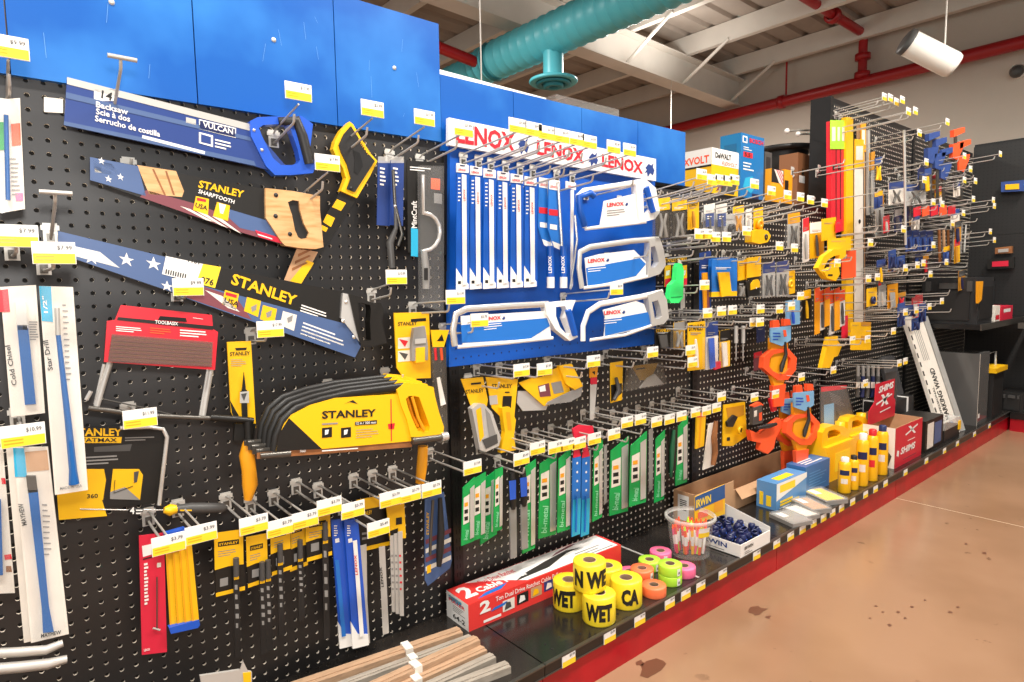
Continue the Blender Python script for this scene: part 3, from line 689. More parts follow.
b = MB(-.06); b.ptube([(103, 399), (150, 409), (181, 417)], .0013, DSTEEL, 5); b.build('blade', T)
b = MB(-.065); b.ptube([(88, 408), (106, 410), (140, 415), (200, 418), (212, 418)], .005, DSTEEL, 8); b.ptube([(210, 417.5), (232, 419), (253, 421)], .0075, BLKP, 8); b.ptube([(86, 400), (91, 391)], .004, CHROME, 6); b.build('back_bar', T)
b = MB(-.065); b.wp([(235, 424), (256, 424), (254, 440), (244, 443), (234, 440)], BLKP, .01); b.ptube([(248, 421), (249, 443)], .010, BLKP, 10); b.build('ferrule', T)
b = MB(-.065); b.ptube([(249, 441), (247, 455), (249, 470), (250, 485), (248, 500)], [.012, .016, .015, .016, .008], ORY, 12); b.build('handle', T, 'amber turned handle')
hook(140, 418, .13, 'steel peg hook holding the coping saw frame', 0, -.008, price='$11.99')

# black carded coping saw
y = -.05
T = thing('coping_saw', 'coping saw with a black and yellow handle on a black card', 'saw', Y(120, 515, y))
b = MB(y); b.wp([(57, 427), (165, 427), (168, 440), (160, 503), (107, 508), (107, 516), (59, 520)], BLKP, .004)
b.dec([(57, 494), (84, 489), (102, 500), (107, 516), (59, 520)], YEL); b.dec([(86, 469), (104, 469), (106, 480), (103, 500), (86, 497)], YEL, .001)
b.txt('360', (87, 498.5), (98, 498), (87, 494), INK, d=.0016)
b.dec([(113, 469), (139, 469), (143, 475), (140, 500), (110, 496)], YEL, .001); b.dec([(110, 492), (125, 487), (140, 500), (110, 499)], GREY, .0014); b.dec([(134, 472), (139, 471), (137, 482), (134, 483)], GRYD, .002); b.ptube([(115, 480), (114, 493), (133, 486)], .0007, INK, 4, y-.002)
b.txt('STANLEY', (72, 436), (122, 436), (72, 428), YEL, .03); b.dec([(70, 437), (122, 437), (121, 443), (70, 443)], YEL); b.txt('FATMAX', (82, 442), (117, 442), (82, 438), INK, d=.002)
b.dec([(94, 447), (132, 444), (130, 451), (94, 452)], GRYD, .001); b.lines((86, 465), (120, 463), (86, 455), 3, GREY); b.lines((125, 441), (156, 440), (125, 436), 2, GREY)
b.build('card', T)
b = MB(y-.012); b.ptube([(120, 428), (150, 427), (163, 429), (167, 437), (165, 455), (159, 505)], .004, CHROME, 8); b.build('frame', T, 'chrome saw frame')
b = MB(y-.012); b.ptube([(80, 509), (128, 510), (163, 510)], .0013, CHROME, 6); b.ptube([(128, 510), (143, 510)], .004, BLKP, 6); b.txt('4', (130, 514), (134.5, 514), (130, 507), WHITE, d=.006); b.lines((136, 514), (143, 514), (136, 508), 2, WHITE, d=.006); b.build('blade', T)
b = MB(y-.012); b.ptube([(164, 510), (170, 510), (177, 509)], [.006, .012, .008], YEL, 10); b.build('collar', T, 'yellow collar')
b = MB(y-.012); b.ptube([(176, 509), (190, 508), (210, 508), (222, 508), (227, 508)], [.008, .0105, .011, .010, .004], GRYD, 12); b.lines((180, 511), (198, 511), (180, 508), 1, YEL, d=.012); b.build('handle', T, 'dark grey soft handle')

# jab saw on a yellow card
y = -.04
T = thing('jab_saw', 'black jab saw blade on a tall yellow card', 'saw', Y(240, 430, y))
b = MB(y); b.wp([(227, 342), (251, 341), (256, 428), (240, 430), (231, 412)], YEL, .004); b.txt('STANLEY', (230, 356), (250, 355), (230, 352), INK); b.dec([(235, 348), (247, 347.5), (246, 350), (236, 350.5)], BLKP)
b.dec([(230, 400), (244, 425), (240, 430), (232, 413)], BLKP); b.lines((231, 366), (247, 366), (231, 358), 4, GREY, .3); b.build('card', T)
b = MB(y-.006); b.wp([(244, 372), (246, 390), (242, 391)], DARKB, .003); b.wp([(241, 391), (247, 390), (248, 428), (243, 428)], BLKP, .004); b.dec([(240, 392), (249, 391), (249, 403), (240, 403)], SILV, .001); b.dec([(241, 394), (247, 393), (244, 401)], GRYD, .0016); b.build('blade', T)
hook(270, 329, .13, 'steel peg hook holding the tall yellow jab saw card', 4, -.002)

# stack of hacksaws
def yellow_hacksaw(y, front):
    T = thing('hacksaw', 'front hacksaw of the stack with a yellow printed insert' if front else 'second hacksaw of the stack, directly behind the yellow insert', 'saw', Y(340, 450, y), 'stacked yellow hacksaws')
    b = MB(y); b.ptube([(275, 452), (277, 436), (284, 420), (297, 409), (320, 401), (350, 394), (403, 387)], .011, BLKP, 8, flat=.5); b.build('frame', T, 'black arched frame')
    b = MB(y-.004); b.wp([(257, 453), (412, 441), (412, 447), (257, 459)], WOODB if front else DSTEEL, .002)
    b.ptube([(260, 456), (290, 453.5)], .007, DSTEEL, 8); b.lines((322, 451.5), (376, 447.5), (322, 449), 1, WHITE, d=.002); b.txt('STANLEY', (300, 452.5), (306, 452), (300, 450), WHITE, d=.002); b.build('blade', T)
    if front:
        b = MB(y-.006); b.wp([(284, 424), (291, 415), (310, 405), (335, 398), (397, 394), (405, 412), (412, 441), (322, 449), (276, 451), (279, 436)], YEL, .003)
        b.dec([(289, 418), (322, 449), (276, 451), (279, 434)], BLKP); b.txt('STANLEY', (322, 419), (376, 416.5), (322, 411), INK, .03)
        b.dec([(344, 404), (353, 400), (358, 404), (350, 402)], BLKR); b.dec([(355, 422), (377, 420), (377, 424), (355, 425.5)], BLKP); b.txt('12 in / 300 mm', (356, 424.7), (376, 423.5), (356, 422), WHITE, d=.002)
        for x0 in (322, 341): b.dec([(x0, 428), (x0+10, 427), (x0+10, 437), (x0, 438)], BLKP); b.dec([(x0+3, 430), (x0+7, 429.5), (x0+6, 434), (x0+3, 435)], WHITE, .0014)
        b.lines((322, 425), (346, 423.5), (322, 421.5), 1, GREY); b.lines((356, 438), (380, 436), (356, 428), 4, GREY, .25)
        b.dec([(390.5, 399), (391.5, 399), (392, 441), (391, 441)], RED); b.dec([(388, 424), (395, 423), (394, 429), (388.5, 429)], RED); b.build('insert', T, 'yellow and black printed insert')
    b = MB(y-.010)
    b.ring([(397, 390), (406, 383), (420, 384), (433.5, 387), (435, 396), (439, 412), (444, 427), (443, 435), (427, 437), (411, 437), (407, 420), (401, 405)],
           [(406, 399), (409, 396), (414, 396), (419, 397), (421, 402), (425, 413), (430, 427), (429, 431), (422, 432), (418, 431), (412, 418), (408, 407)], YEL, .026); b.build('handle', T, 'yellow handle')
    b = MB(y-.010); b.ptube([(412, 441), (436, 438), (443, 437)], .0085, DSTEEL, 8); b.ptube([(441, 437), (447, 436)], .011, CHROME, 8); b.ptube([(412, 397), (418, 418), (424, 430)], .004, ORY, 6); b.build('tension_bolt', T)
    return T
def copy_thing(o, off, label=None, group=None):
    c = o.copy(); COL.objects.link(c); c.location = o.location+Vector(off); WL[c.name] = WL[o.name]+Vector(off)
    if label: c['label'] = label
    if group: c['group'] = group
    for ch in o.children:
        d = ch.copy(); COL.objects.link(d); d.parent = c
        for g in ch.children:
            e = g.copy(); COL.objects.link(e); e.parent = d
    return c
yellow_hacksaw(-.16, True)
hs = yellow_hacksaw(-.159, False); hs.location += Vector((0, .027, .004))
for q in (1, 2): copy_thing(hs, (0, .026*q, .004*q), ('third hacksaw of the stack, black framed, between two others', 'rearmost hacksaw of the stack, nearest the pegboard')[q-1])
b = MB(-.10); b.ptube([(423, 446), (422, 465), (420, 483)], [.013, .014, .012], ORY, 10); one('wooden_knob', b, 'amber tool handle hanging under the yellow hacksaw handles', 'tool handle')
hook(345, 384, .10, 'steel peg hook inside the arched black hacksaw frames', 2, 0, tagged=False); hook(408, 372, .12, 'steel peg hook above the yellow hacksaw handles', 2, 0, tagged=False)
# knife card and blister beside the blue board
y = -.05
T = thing('utility_knife', 'grey utility knife on a yellow card beside the blue board', 'knife', Y(412, 378, y))
b = MB(y); b.wp([(394, 313), (429, 312), (431, 378), (404, 379), (397, 368)], YEL, .004); b.txt('STANLEY', (398, 326), (417, 325), (398, 322), INK); b.dec([(411, 319), (426, 318), (426, 321), (411, 322)], BLKP)
for q in range(2): b.dec([(398, 338+q*13), (410, 337+q*13), (410, 348+q*13), (398, 349+q*13)], CREAM); b.dec([(399, 339+q*13), (408, 341+q*13), (405, 347+q*13)], RED if q == 0 else GRYD, .0014)
b.build('card', T)
b = MB(y-.012); b.wp([(414, 328), (425, 326), (428, 346), (428, 360), (412, 361), (412, 345)], GREY, .012); b.wp([(416, 348), (425, 347), (425, 362), (416, 363)], YEL, .013, y-.014); b.dec([(415, 339), (426, 338), (426, 343), (415, 344)], SILV, .003); b.build('knife', T)
hook(455, 297, .2, 'steel peg hook carrying the yellow knife card', 3, .008)
T = thing('blade_blister', 'slim blister of red tipped blades under a small yellow sign', 'blade pack', Y(440, 440, -.06))
b = MB(-.06); b.wp([(431, 330), (449, 330), (444, 347), (433, 347)], YEL, .003); b.dec([(437, 341), (442, 334), (444, 341)], BLKP); b.build('card', T)
b = MB(-.06); b.wp([(432, 347), (446, 347), (448, 443), (438, 443)], SMOKE, .01); b.ptube([(435, 348), (436, 360)], .004, RED, 6); b.ptube([(441, 348), (442, 360)], .004, ORG, 6); b.wp([(437, 378), (440, 377), (446, 404), (441, 406)], WHITE, .002, -.064); b.build('blister', T)
hook(479, 320, .17, 'steel peg hook with tag in front of the lowest left blue hacksaw', 5, .004)
# ------------------------------------------------------------------ low row of the first bay
HL = 'steel peg hook with price tag over the low row of saw blades'
LOWL = ['the crimson card', 'the yellow blade bundle', 'the first black bladed card', 'the card with two dark blades', 'the third black bladed card', 'the fourth black bladed card', 'the long blue packs', 'the lone grey strip', 'the black and yellow card', 'the bunch of grey blades', 'the striped knife card']
for oi, (px_, py_, p) in enumerate(((168.5, 543.5, '$3.79'), (201, 533, '$3.99'), (253.5, 524, '$3.79'), (280, 527, '$3.79'), (305, 519, '$3.79'), (329, 506, '$3.79'), (352.5, 509.5, '$3.79'), (378, 528, '$5.49'), (390, 498.5, '$3.79'), (410, 494, '$3.79'), (431, 489, '$3.79'))):
    hook(px_, py_, .19, 'steel peg hook with price tag over '+LOWL[oi], 0, -.012, price=p, group='hooks over the low row of saw blades')
y = -.06
T = thing('blade_card', 'narrow crimson card with a thin wire saw', 'blade pack', Y(153, 654, y))
b = MB(y); b.wp([(139, 536), (164, 533), (167, 652), (142, 655)], CRIM, .004); b.dec([(142, 546), (160, 542), (160, 552), (143, 557)], WHITE); b.lines((144.5, 605), (149, 604), (144, 562), 12, WHITE, .6); b.txt('LENOX', (144, 651.5), (150, 650.5), (144, 649), WHITE)
b.dec([(157, 563), (161, 562.5), (161, 567), (157, 567.5)], CREAM); b.lines((143, 560), (158, 556), (143, 557), 1, INK); b.build('card', T)
b = MB(y-.004); b.ptube([(157, 577), (157, 630)], .0013, DSTEEL, 5); b.ptube([(153, 628), (160, 630)], .002, STEEL, 5); b.build('wire_blade', T)
T = thing('saw_blade_bundle', 'bundle of yellow painted hacksaw blades with blue ends', 'blade pack', Y(185, 632, y))
for q in range(4):
    b = MB(y-.003*q); x0, x1, z0, z1 = 165.5+q*6.6, 172+q*6.6, 170+q*7.4, 177+q*7.4
    b.wp([(x0, 549-q), (x1, 548-q), (z1, 627-q*1.7), (z0, 629-q*1.7)], YEL, .002); b.ptube([(x0+2.5, 556-q), ], .0, INK) if 0 else None; b.dec([(x0+1, 551-q), (x0+2, 551-q), (z0+1.6, 627-q*1.7), (z0+.4, 627-q*1.7)], ORY); b.build('blade', T)
b = MB(y-.012); b.wp([(169, 628), (199, 620), (200, 625), (198, 628), (171, 634)], BLUM, .014); b.build('end_cap', T, 'blue plastic end cap')
b = MB(y-.012); b.wp([(164, 534), (185, 528), (190, 540), (168, 548)], BLUM, .014); b.build('end_cap', T, 'blue plastic end cap')

def jab_card(x0, x1, yt, yb, blades, y, label, tilt=0):
    T = thing('jigsaw_blade_card', label, 'blade pack', Y((x0+x1)/2, yb, y), 'yellow and black blade cards')
    ym = yt+(yb-yt)*.55
    b = MB(y); b.wp([(x0, yt), (x1, yt-4), (x1+2, yb-7), (x0+2, yb)], BLKP, .003)
    b.dec([(x0, yt), (x1, yt-4), (x1+.6, ym-4), (x0+(x1-x0)*.5, ym-2), (x0+.8, ym+2)], YEL); b.dec([(x0+2, yb-4), (x1+2, yb-11), (x1+2, yb-7), (x0+2, yb)], YEL)
    b.dec([(x0+4, yt+9), (x1-4, yt+6), (x1-4, yt+11), (x0+4, yt+14)], BLKP, .0012); b.txt('STANLEY', (x0+5, yt+13), (x1-5, yt+10), (x0+5, yt+10.5), YEL, d=.0018)
    b.lines((x0+4, yt+24), (x1-6, yt+21), (x0+4, yt+17), 3, GREY, .3); b.dec([(x0+6, yb-18), (x0+14, yb-20), (x0+14, yb-12), (x0+6, yb-10)], GREY, .0012)
    b.build('card', T)
    for bx, by0, by1 in blades:
        b = MB(y-.008); b.wp([(bx-3, by0), (bx+3, by0-1), (bx+5, by1-2), (bx-1, by1)], BLKR, .002)
        b.ptube([(bx, by0-8), (bx+.3, by0+10)], .006, GRYD, 8); b.lines((bx, by1-30), (bx+3.5, by1-30), (bx-1.5, by0+14), 5, GREY, .5); b.dec([(bx-2, by0+11), (bx+3, by0+10), (bx+3, by0+13), (bx-2, by0+14)], YEL); b.build('blade', T)
    return T
LB = 'yellow and black card with a long dark saw blade'
jab_card(214, 243, 533, 597, [(236, 566, 658)], -.075, LB+', nearest the yellow bundle')
jab_card(246, 267, 537, 588, [(262, 570, 655), (268, 568, 652)], -.07, 'yellow card with two long dark saw blades hanging past its end')
jab_card(270, 290, 524, 576, [(280, 552, 637)], -.075, LB+', beside the two bladed card')
jab_card(288, 306, 520, 572, [(300, 548, 622)], -.07, LB+', shortest of the low row')
jab_card(305, 330, 514, 562, [(325, 530, 640)], -.075, LB+', beside the blue packs')
# blue blade packs
for q, (x0, x1) in enumerate(((331, 345), (344, 358))):
    T = thing('blade_pack', ('long blue blade pack with a light blue stripe and white tip', 'long blue blade pack with a white lettered blade')[q], 'blade pack', Y(345, 648, -.07), 'long blue blade packs in the low row')
    b = MB(-.07-q*.008); b.wp([(x0, 520), (x1, 519), (x1+10, 638), (x0+9, 642)], BLUM, .004); b.wp([(x0+7, 622), (x0+14, 634), (x1+10, 634), (x1+11, 645), (x0+9, 649)], WHITE, .005, -.071-q*.008)
    b.lines((x0+3, 536), (x0+7, 536), (x0+3, 524), 5, WHITE); b.dec([(x0+4, 539), (x0+8, 538), (x0+8.5, 542), (x0+4.5, 543)], WHITE); b.build('card', T)
    b = MB(-.074-q*.008); xs_ = x0+(9 if q else 4); b.wp([(xs_, 541 if q else 560), (xs_+4, 540 if q else 560), (xs_+11, 636), (xs_+7, 637)], WHITE if q else BLUE, .001); b.txt('LENOX', (xs_+5, 575), (xs_+3.5, 555), (xs_+2.5, 575), RED) if q else None; b.build('blade', T)
for q, (a, c, d, e, lb) in enumerate(((358, 546, 365, 645, 'loose pale hacksaw blade beside the long blue packs'), (363.5, 545, 366, 643, 'thin second pale hacksaw blade beside the blue packs'), (379, 547, 384, 635, 'single grey hacksaw blade hanging alone in the low row'))):
    T = thing('steel_saw_strip', lb, 'saw strip', Y(c, 600, -.07)); w = 6 if q != 1 else 3
    b = MB(-.07+q*.004); b.wp([(a, c), (a+w, c-1), (d+w-1, e-2), (d-1, e)], SILV, .0015); b.txt('LENOX', (a+w*.8, c+40), (a+w*.5, c+20), (a+w*.4, c+40), RED if q != 2 else INK); b.build('blade', T)
T = thing('jigsaw_blade_card', 'black and yellow card behind a hanging grey blade', 'blade pack', Y(375, 550, -.05))
b = MB(-.05); b.wp([(356, 500), (388, 494), (390, 545), (360, 553)], BLKP, .003); b.dec([(356, 500), (388, 494), (388, 505), (357, 511)], YEL); b.txt('STANLEY', (360, 516), (372, 514), (360, 512), YEL); b.dec([(360, 548), (390, 541), (390, 545), (360, 552)], YEL); b.lines((362, 540), (384, 536), (362, 530), 2, GREY); b.build('card', T)
T = thing('hacksaw_blade_card', 'yellow card with a bunch of grey hacksaw blades', 'blade pack', Y(398, 617, -.065))
b = MB(-.065); b.wp([(386, 503), (404, 498), (406, 538), (390, 540)], YEL, .003); b.dec([(396, 518), (402, 517), (402, 524), (396, 525)], BLKP); b.dec([(390, 531), (398, 528), (398, 542), (391, 543)], BLKP); b.build('card', T)
for q in range(3):
    b = MB(-.069-q*.003); b.wp([(390+q*4, 536-q*2), (394.5+q*4, 535-q*2), (396+q*4, 612+q*2), (392+q*4, 612+q*2)], SILV, .0015); b.lines((392+q*4, 590), (394.5+q*4, 590), (391+q*4, 550), 6, RED if q == 2 else GREY, .3); b.build('blade', T)
T = thing('utility_knife', 'black handled knife on a stars and stripes card', 'knife', Y(438, 584, -.06))
b = MB(-.06); b.wp([(425, 500), (444, 492), (452, 560), (450, 568), (428, 586), (425, 580)], SLATE, .003)
for q in range(4): b.dec([(425.5, 540+q*9), (451, 528+q*9), (451, 532.5+q*9), (425.7, 544.5+q*9)], MAROON if q % 2 == 0 else CREAM)
b.txt('STANLEY', (429, 535), (429, 512), (426.5, 535), YEL); b.dec([(427, 566), (431, 564), (431, 572), (427, 574)], YEL, .0014); b.build('card', T)
b = MB(-.072); b.ptube([(440, 498), (441, 530), (440, 550), (439, 566)], [.006, .010, .011, .007], BLKR, 10); b.ptube([(433, 500), (431, 530), (430, 555)], .004, DSTEEL, 6); b.build('knife', T)
hook(472, 467, .2, 'steel peg hook crossing the slotted upright by the striped knife card', 0, -.006)
b = MB(-.2); b.wp([(240, 671), (243, 661), (248, 671)], SILV, .003); b.wp([(200, 676), (240, 670), (252, 672), (252, 690), (202, 690)], SILV, .006); b.wp([(243, 673), (251, 672), (251, 690), (244, 690)], YEL, .007, -.201)
one('putty_knife', b, 'grey and yellow tool head standing below the blade cards', 'tool')

# bundles of square wooden sticks on the deck
st = [((460, 632), (296, 688), .026, 0), ((471, 638), (330, 690), .018, .004), ((477, 640), (345, 700), .022, .014), ((484, 650), (372, 700), .022, 0), ((493, 657), (392, 704), .020, 0), ((508, 666), (445, 690), .022, 0)]
WST = [mat('dowel_tan', '#b99677', .6, var=.25, scale=20, stretch=(1, 8, 8)), mat('dowel_grey', '#a59a8c', .6, var=.25, scale=20, stretch=(1, 8, 8))]
for q, (a, c, w, dz) in enumerate(st):
    A = Z(*a, DZK+w*.5+dz); B = Z(*c, DZK+w*.5+dz); d = (A-B).normalized(); B = A-d*.55
    s_ = d.cross(Vector((0, 0, 1))).normalized()
    T = thing('wood_stick_bundle', ('tan square wooden sticks taped in a bundle, beside the pegboard', 'grey wooden sticks with paper tape next to the tan bundle', 'tan wooden stick bundle with two paper tape wraps', 'reddish tan wooden stick bundle with one paper wrap', 'grey wooden stick bundle with narrow paper wrap', 'grey wooden stick bundle nearest the red shelf edge')[q], 'wood sticks', (A+B)/2)
    m = WST[1 if q in (1, 4, 5) else 0]
    for k in range(3):
        b = MB(); o = B+s_*(w*(k-1.5)*.45)+Vector((0, 0, -w*.5)); b.obox(o, d*.55, s_*(w*.43), Vector((0, 0, w*(.8+.1*(k % 2)))), m); b.build('stick', T)
    b = MB(); tp = A-d*(.16+.015*q); b.obox(tp-s_*(w*.72)+Vector((0, 0, -w*.49)), d*.02, s_*(w*1.45), Vector((0, 0, w*1.02)), CREAM); b.build('paper_tape', T)

# ------------------------------------------------------------------ blue display board
YB = -.022
T = thing('display_board', 'bright blue pegged display board with a white lettered top sign', 'display', Y(550, 355, YB))
b = MB(YB); b.wp([(450, 120), (655, 172), (656, 344), (449, 367)], LENB, .014)
hz = [(470+q*14.6, 352-q*1.3) for q in range(13)]
for r in range(2):
    for q in range(26):
        p = Y(456+q*7.6, 348.5+r*10-q*(.95+r*.02), YB-.0008); b.lathe([(0, 0), (.0028, 0)], p, NAVYD, 6, (0, -1, 0), False)
b.build('blue_board', T)
b = MB(-.04); b.wp([(449, 117.5), (656, 159), (656, 181), (449, 145)], WHITE, .014)
b.txt('LENOX', (456, 143.5 - 1), (515, 153 - 1), (456, 122.5), RED, .035); b.txt('LENOX', (537, 154.5), (584, 163.5), (537, 139.5), RED, .035); b.txt('LENOX', (602, 166.5), (643, 174), (602, 153.5), RED, .035)
for x, yv in ((523, 147), (593, 160), (649.5, 170.5)):
    k = 1 if x < 550 else .85
    pts = [(-5, -3), (-1, -8), (2, -6), (5, -9), (4, -4), (6, 0), (4, 6), (1, 3), (-2, 8), (-3, 2), (-6, 3), (-3, -1)]
    b.dec([(x+a*k, yv+c*k) for a, c in pts], NAVY)
b.build('sign', T, 'white sign with red lettering')
LH = 'steel peg hook with price tag in front of the white lettered sign'
for oi, (px_, py_) in enumerate(((517, 126), (533, 129.5), (546, 133), (561, 136), (576, 139), (589, 142), (613, 147), (629, 150))):
    hook(px_, py_, .23, 'tagged steel peg hook, %s along the white lettered sign' % ORD[oi], 4, .014, y0=YB-.002, group='hooks of the blue display board')
for q, (px_, py_) in enumerate(((557, 160), (571, 163), (600, 170), (640, 175))): hook(px_, py_, .22, 'plain steel peg hook of the blue board without a price tag', 4, .0, y0=YB-.002, tagged=False, group='hooks of the blue display board')
# hacksaw blade packs in a row
for q in range(6):
    x0 = 456+q*13.6; yt = 163+q*2.6; yb = 290-q*.5; w = 12.6; yq = -.10+.006*(q % 2)
    T = thing('blade_pack', 'long blue and white blade pack, %s from the slotted upright on the blue board' % ORD[q], 'blade pack', Y(x0, yb, yq), 'blade packs in a row on the blue board')
    b = MB(yq); b.wp([(x0+1, yt), (x0+w, yt+2), (x0+w+1, yb-2), (x0, yb)], LENB, .003); b.wp([(x0+1, yt), (x0+w, yt+2), (x0+w, yt+10), (x0+1, yt+9)], WHITE, .004, yq-.002)
    b.dec([(x0+.2, yb-22), (x0+6, yb-13), (x0+w, yb-6), (x0+w, yb-1), (x0, yb)], WHITE); b.txt('LENOX', (x0+2, yt+7.5), (x0+10, yt+8.5), (x0+2, yt+5), RED, .04, y=yq-.002); b.lines((x0+2, yt+38), (x0+5, yt+38), (x0+2, yt+12), 7, WHITE, .35)
    b.dec([(x0+4, yt+1.5), (x0+9, yt+2.2), (x0+9, yt+3.4), (x0+4, yt+2.8)], NAVYD, .0032); b.dec([(x0+2, yb-6), (x0+5, yb-6), (x0+5, yb-9), (x0+2, yb-9)], INK, .0014); b.build('card', T)
    b = MB(yq-.004); b.wp([(x0+6, yt+11), (x0+10.4, yt+12), (x0+11, yb-6), (x0+7, yb-5)], WHITE, .0015); b.txt('LENOX', (x0+9.5, yt+38), (x0+9.3, yt+26), (x0+7.5, yt+38), RED); b.build('blade', T)
# jab saws with blue grips on cards
for q, (x0, yt) in enumerate(((539, 177), (549, 179))):
    T = thing('jab_saw', ('blue handled jab saw on a red banded card next to the blade packs', 'blue handled jab saw on a red banded card next to the rasp')[q], 'saw', Y(x0+8, 290, -.09-q*.01)); yq = -.09-q*.01
    b = MB(yq); b.wp([(x0, yt), (x0+11, yt+2), (x0+11, yt+55), (x0+13, yt+72), (x0+4, yt+66), (x0-1, yt+50)], BLUE, .003); b.dec([(x0, yt), (x0+11, yt+2), (x0+11, yt+12), (x0, yt+10)], WHITE); b.txt('LENOX', (x0+1, yt+8.5), (x0+9, yt+9.8), (x0+1, yt+6), RED)
    b.dec([(x0, yt+30), (x0+9, yt+31), (x0+9, yt+37), (x0, yt+36)], RED); b.dec([(x0+1, yt+45), (x0+8, yt+46), (x0+8, yt+51), (x0+1, yt+50)], WHITE); b.dec([(x0+3, yt+62), (x0+13, yt+66), (x0+13, yt+72), (x0+5, yt+68)], WHITE); b.build('card', T)
    b = MB(yq-.004); b.ptube([(x0+9, yt+3), (x0+13, yt+70)], .004, CHROME, 6); b.build('blade', T)
    hx = 550 if q == 0 else 563
    b = MB(yq-.006); b.ptube([(hx, 246), (hx+.5, 262), (hx+.6, 280)], [.010, .011, .011], LENB, 10); b.txt('LENOX', (hx+2, 273), (hx+1.6, 256), (hx-1.5, 273), WHITE, y=yq-.018); b.build('handle', T, 'blue grip')
    b = MB(yq-.006); b.ptube([(hx+.6, 277), (hx+.6, 288)], [.0115, .0115], WHITE, 10); b.build('end_cap', T, 'white end cap')
T = thing('rasp', 'thin white and steel rasp strip hanging beside the jab saws', 'rasp', Y(574, 290, -.09))
b = MB(-.09); b.wp([(566, 181), (576, 183), (576, 190), (566, 188)], WHITE, .003); b.txt('LENOX', (568, 187), (575, 188), (568, 185), RED); b.wp([(571, 190), (574, 190), (573, 285), (571, 290)], WHITE, .003); b.build('card', T)
b = MB(-.095); b.ptube([(575, 215), (577, 240), (574, 262), (570, 289)], .0035, CHROME, 6); b.build('blade', T)

def frame_saw(label, y, top, card, blade, outer, inner, mt, mh, grip, logo, lower=BLUE, low=None):
    T = thing('hacksaw', label, 'saw', Y(*blade[0], y)); 
    b = MB(y); b.ptube(top, .0095, mt, 8, flat=.6); b.build('frame', T)
    b = MB(y-.002); b.wp(card, WHITE, .003)
    if low: b.dec(low, lower)
    (lx, ly) = logo; b.txt('LENOX', (lx, ly+4), (lx+17, ly+2.4), (lx, ly), RED, .035, y=y-.002); b.dec([(lx+18, ly+2), (lx+20, ly-1), (lx+21.5, ly+1), (lx+20, ly+3)], NAVY)
    b.lines((lx, ly+13), (lx+19, ly+11), (lx, ly+6), 3, GREY if not low else WHITE, .35); b.build('insert', T, 'printed card insert')
    b = MB(y-.005); b.ptube(blade, .0055, WHITE, 6, flat=.4); b.build('blade', T)
    b = MB(y-.008); b.ring(outer, inner, mh, .022); b.build('handle', T)
    if grip: b = MB(y-.012); b.ptube(grip, .010, LENB, 10); b.build('grip', T, 'blue grip')
    return T
FS = frame_saw('white and blue hacksaw, topmost on the blue board', -.13, [(585, 227), (580, 212), (578, 196), (584, 191), (596, 189), (646, 181)], [(604, 201), (638, 193), (640, 210), (644, 222), (586, 230), (587, 227), (600, 225), (602, 215)], [(585, 229), (612, 226), (646, 222)],
    [(636, 184), (648, 181), (656, 188), (660, 212), (655, 219), (640, 223)], [(643, 190), (647, 188), (650, 192), (653, 208), (650, 212), (644, 213)], WHITE, WHITE, [(646, 187), (653, 212)], (607, 203))
b = MB(-.136); b.ptube([(585, 226), (580, 211), (579, 197), (590, 193), (594, 196)], .010, LENB, 8); b.build('front_arm', FS, 'blue front arm')
frame_saw('silver framed hacksaw hung second from the top of the blue board', -.14, [(582, 288), (579, 268), (580, 252), (590, 247), (632, 241), (658, 239)], [(585, 258), (600, 254), (634, 250), (646, 262), (646, 276), (588, 288)], [(584, 288), (615, 284), (650, 276)],
    [(650, 239), (660, 238), (664, 250), (666, 265), (660, 274), (648, 278)], [(651, 247), (655, 246), (657, 252), (659, 262), (656, 267), (651, 268)], SILV, SILV, None, (588, 259), BLUE, [(586, 268), (640, 258), (646, 264), (636, 276), (588, 287)])
frame_saw('wide hacksaw with white and blue pistol handle low on the blue board', -.12, [(455, 346), (453, 330), (456, 314), (466, 309), (510, 306), (548, 304)], [(461, 316), (545, 311), (550, 322), (551, 338), (463, 345)], [(458, 347), (505, 343), (553, 338)],
    [(545, 303), (576, 300), (573, 307), (570, 318), (578, 337), (570, 341), (556, 330), (547, 315)], [(556, 307), (565, 306), (567, 310), (565, 318), (571, 333), (568, 336), (560, 327), (556, 316)], CHROME, WHITE, [(568, 310), (575, 335)], (484, 317), BLUE, [(461, 325), (547, 318), (550, 326), (530, 339), (462, 343)])
frame_saw('white hacksaw with round front arm low on the blue board', -.15, [(583, 341), (583, 326), (588, 312), (600, 304), (640, 297), (662, 292)], [(603, 310), (636, 301), (644, 304), (652, 326), (604, 337), (606, 320)], [(590, 340), (625, 335), (656, 324)],
    [(648, 295), (662, 290), (667, 300), (669, 318), (664, 324), (652, 326)], [(652, 302), (658, 300), (660, 306), (662, 316), (659, 319), (655, 319)], WHITE, SILV, None, (604, 311), BLUE, [(605, 320), (648, 312), (652, 325), (605, 336)])
hook(616, 289, .22, 'steel peg hook with tag between the two lowest blue board hacksaws', 4, 0, y0=YB-.002)
hook(668, 182, .2, 'steel peg hook jutting beside the topmost blue board hacksaw', 4, .01, y0=YB-.002, tagged=False)
hook(655, 243, .2, 'steel peg hook jutting beside the silver framed hacksaw', 4, .01, y0=YB-.002, tagged=False)
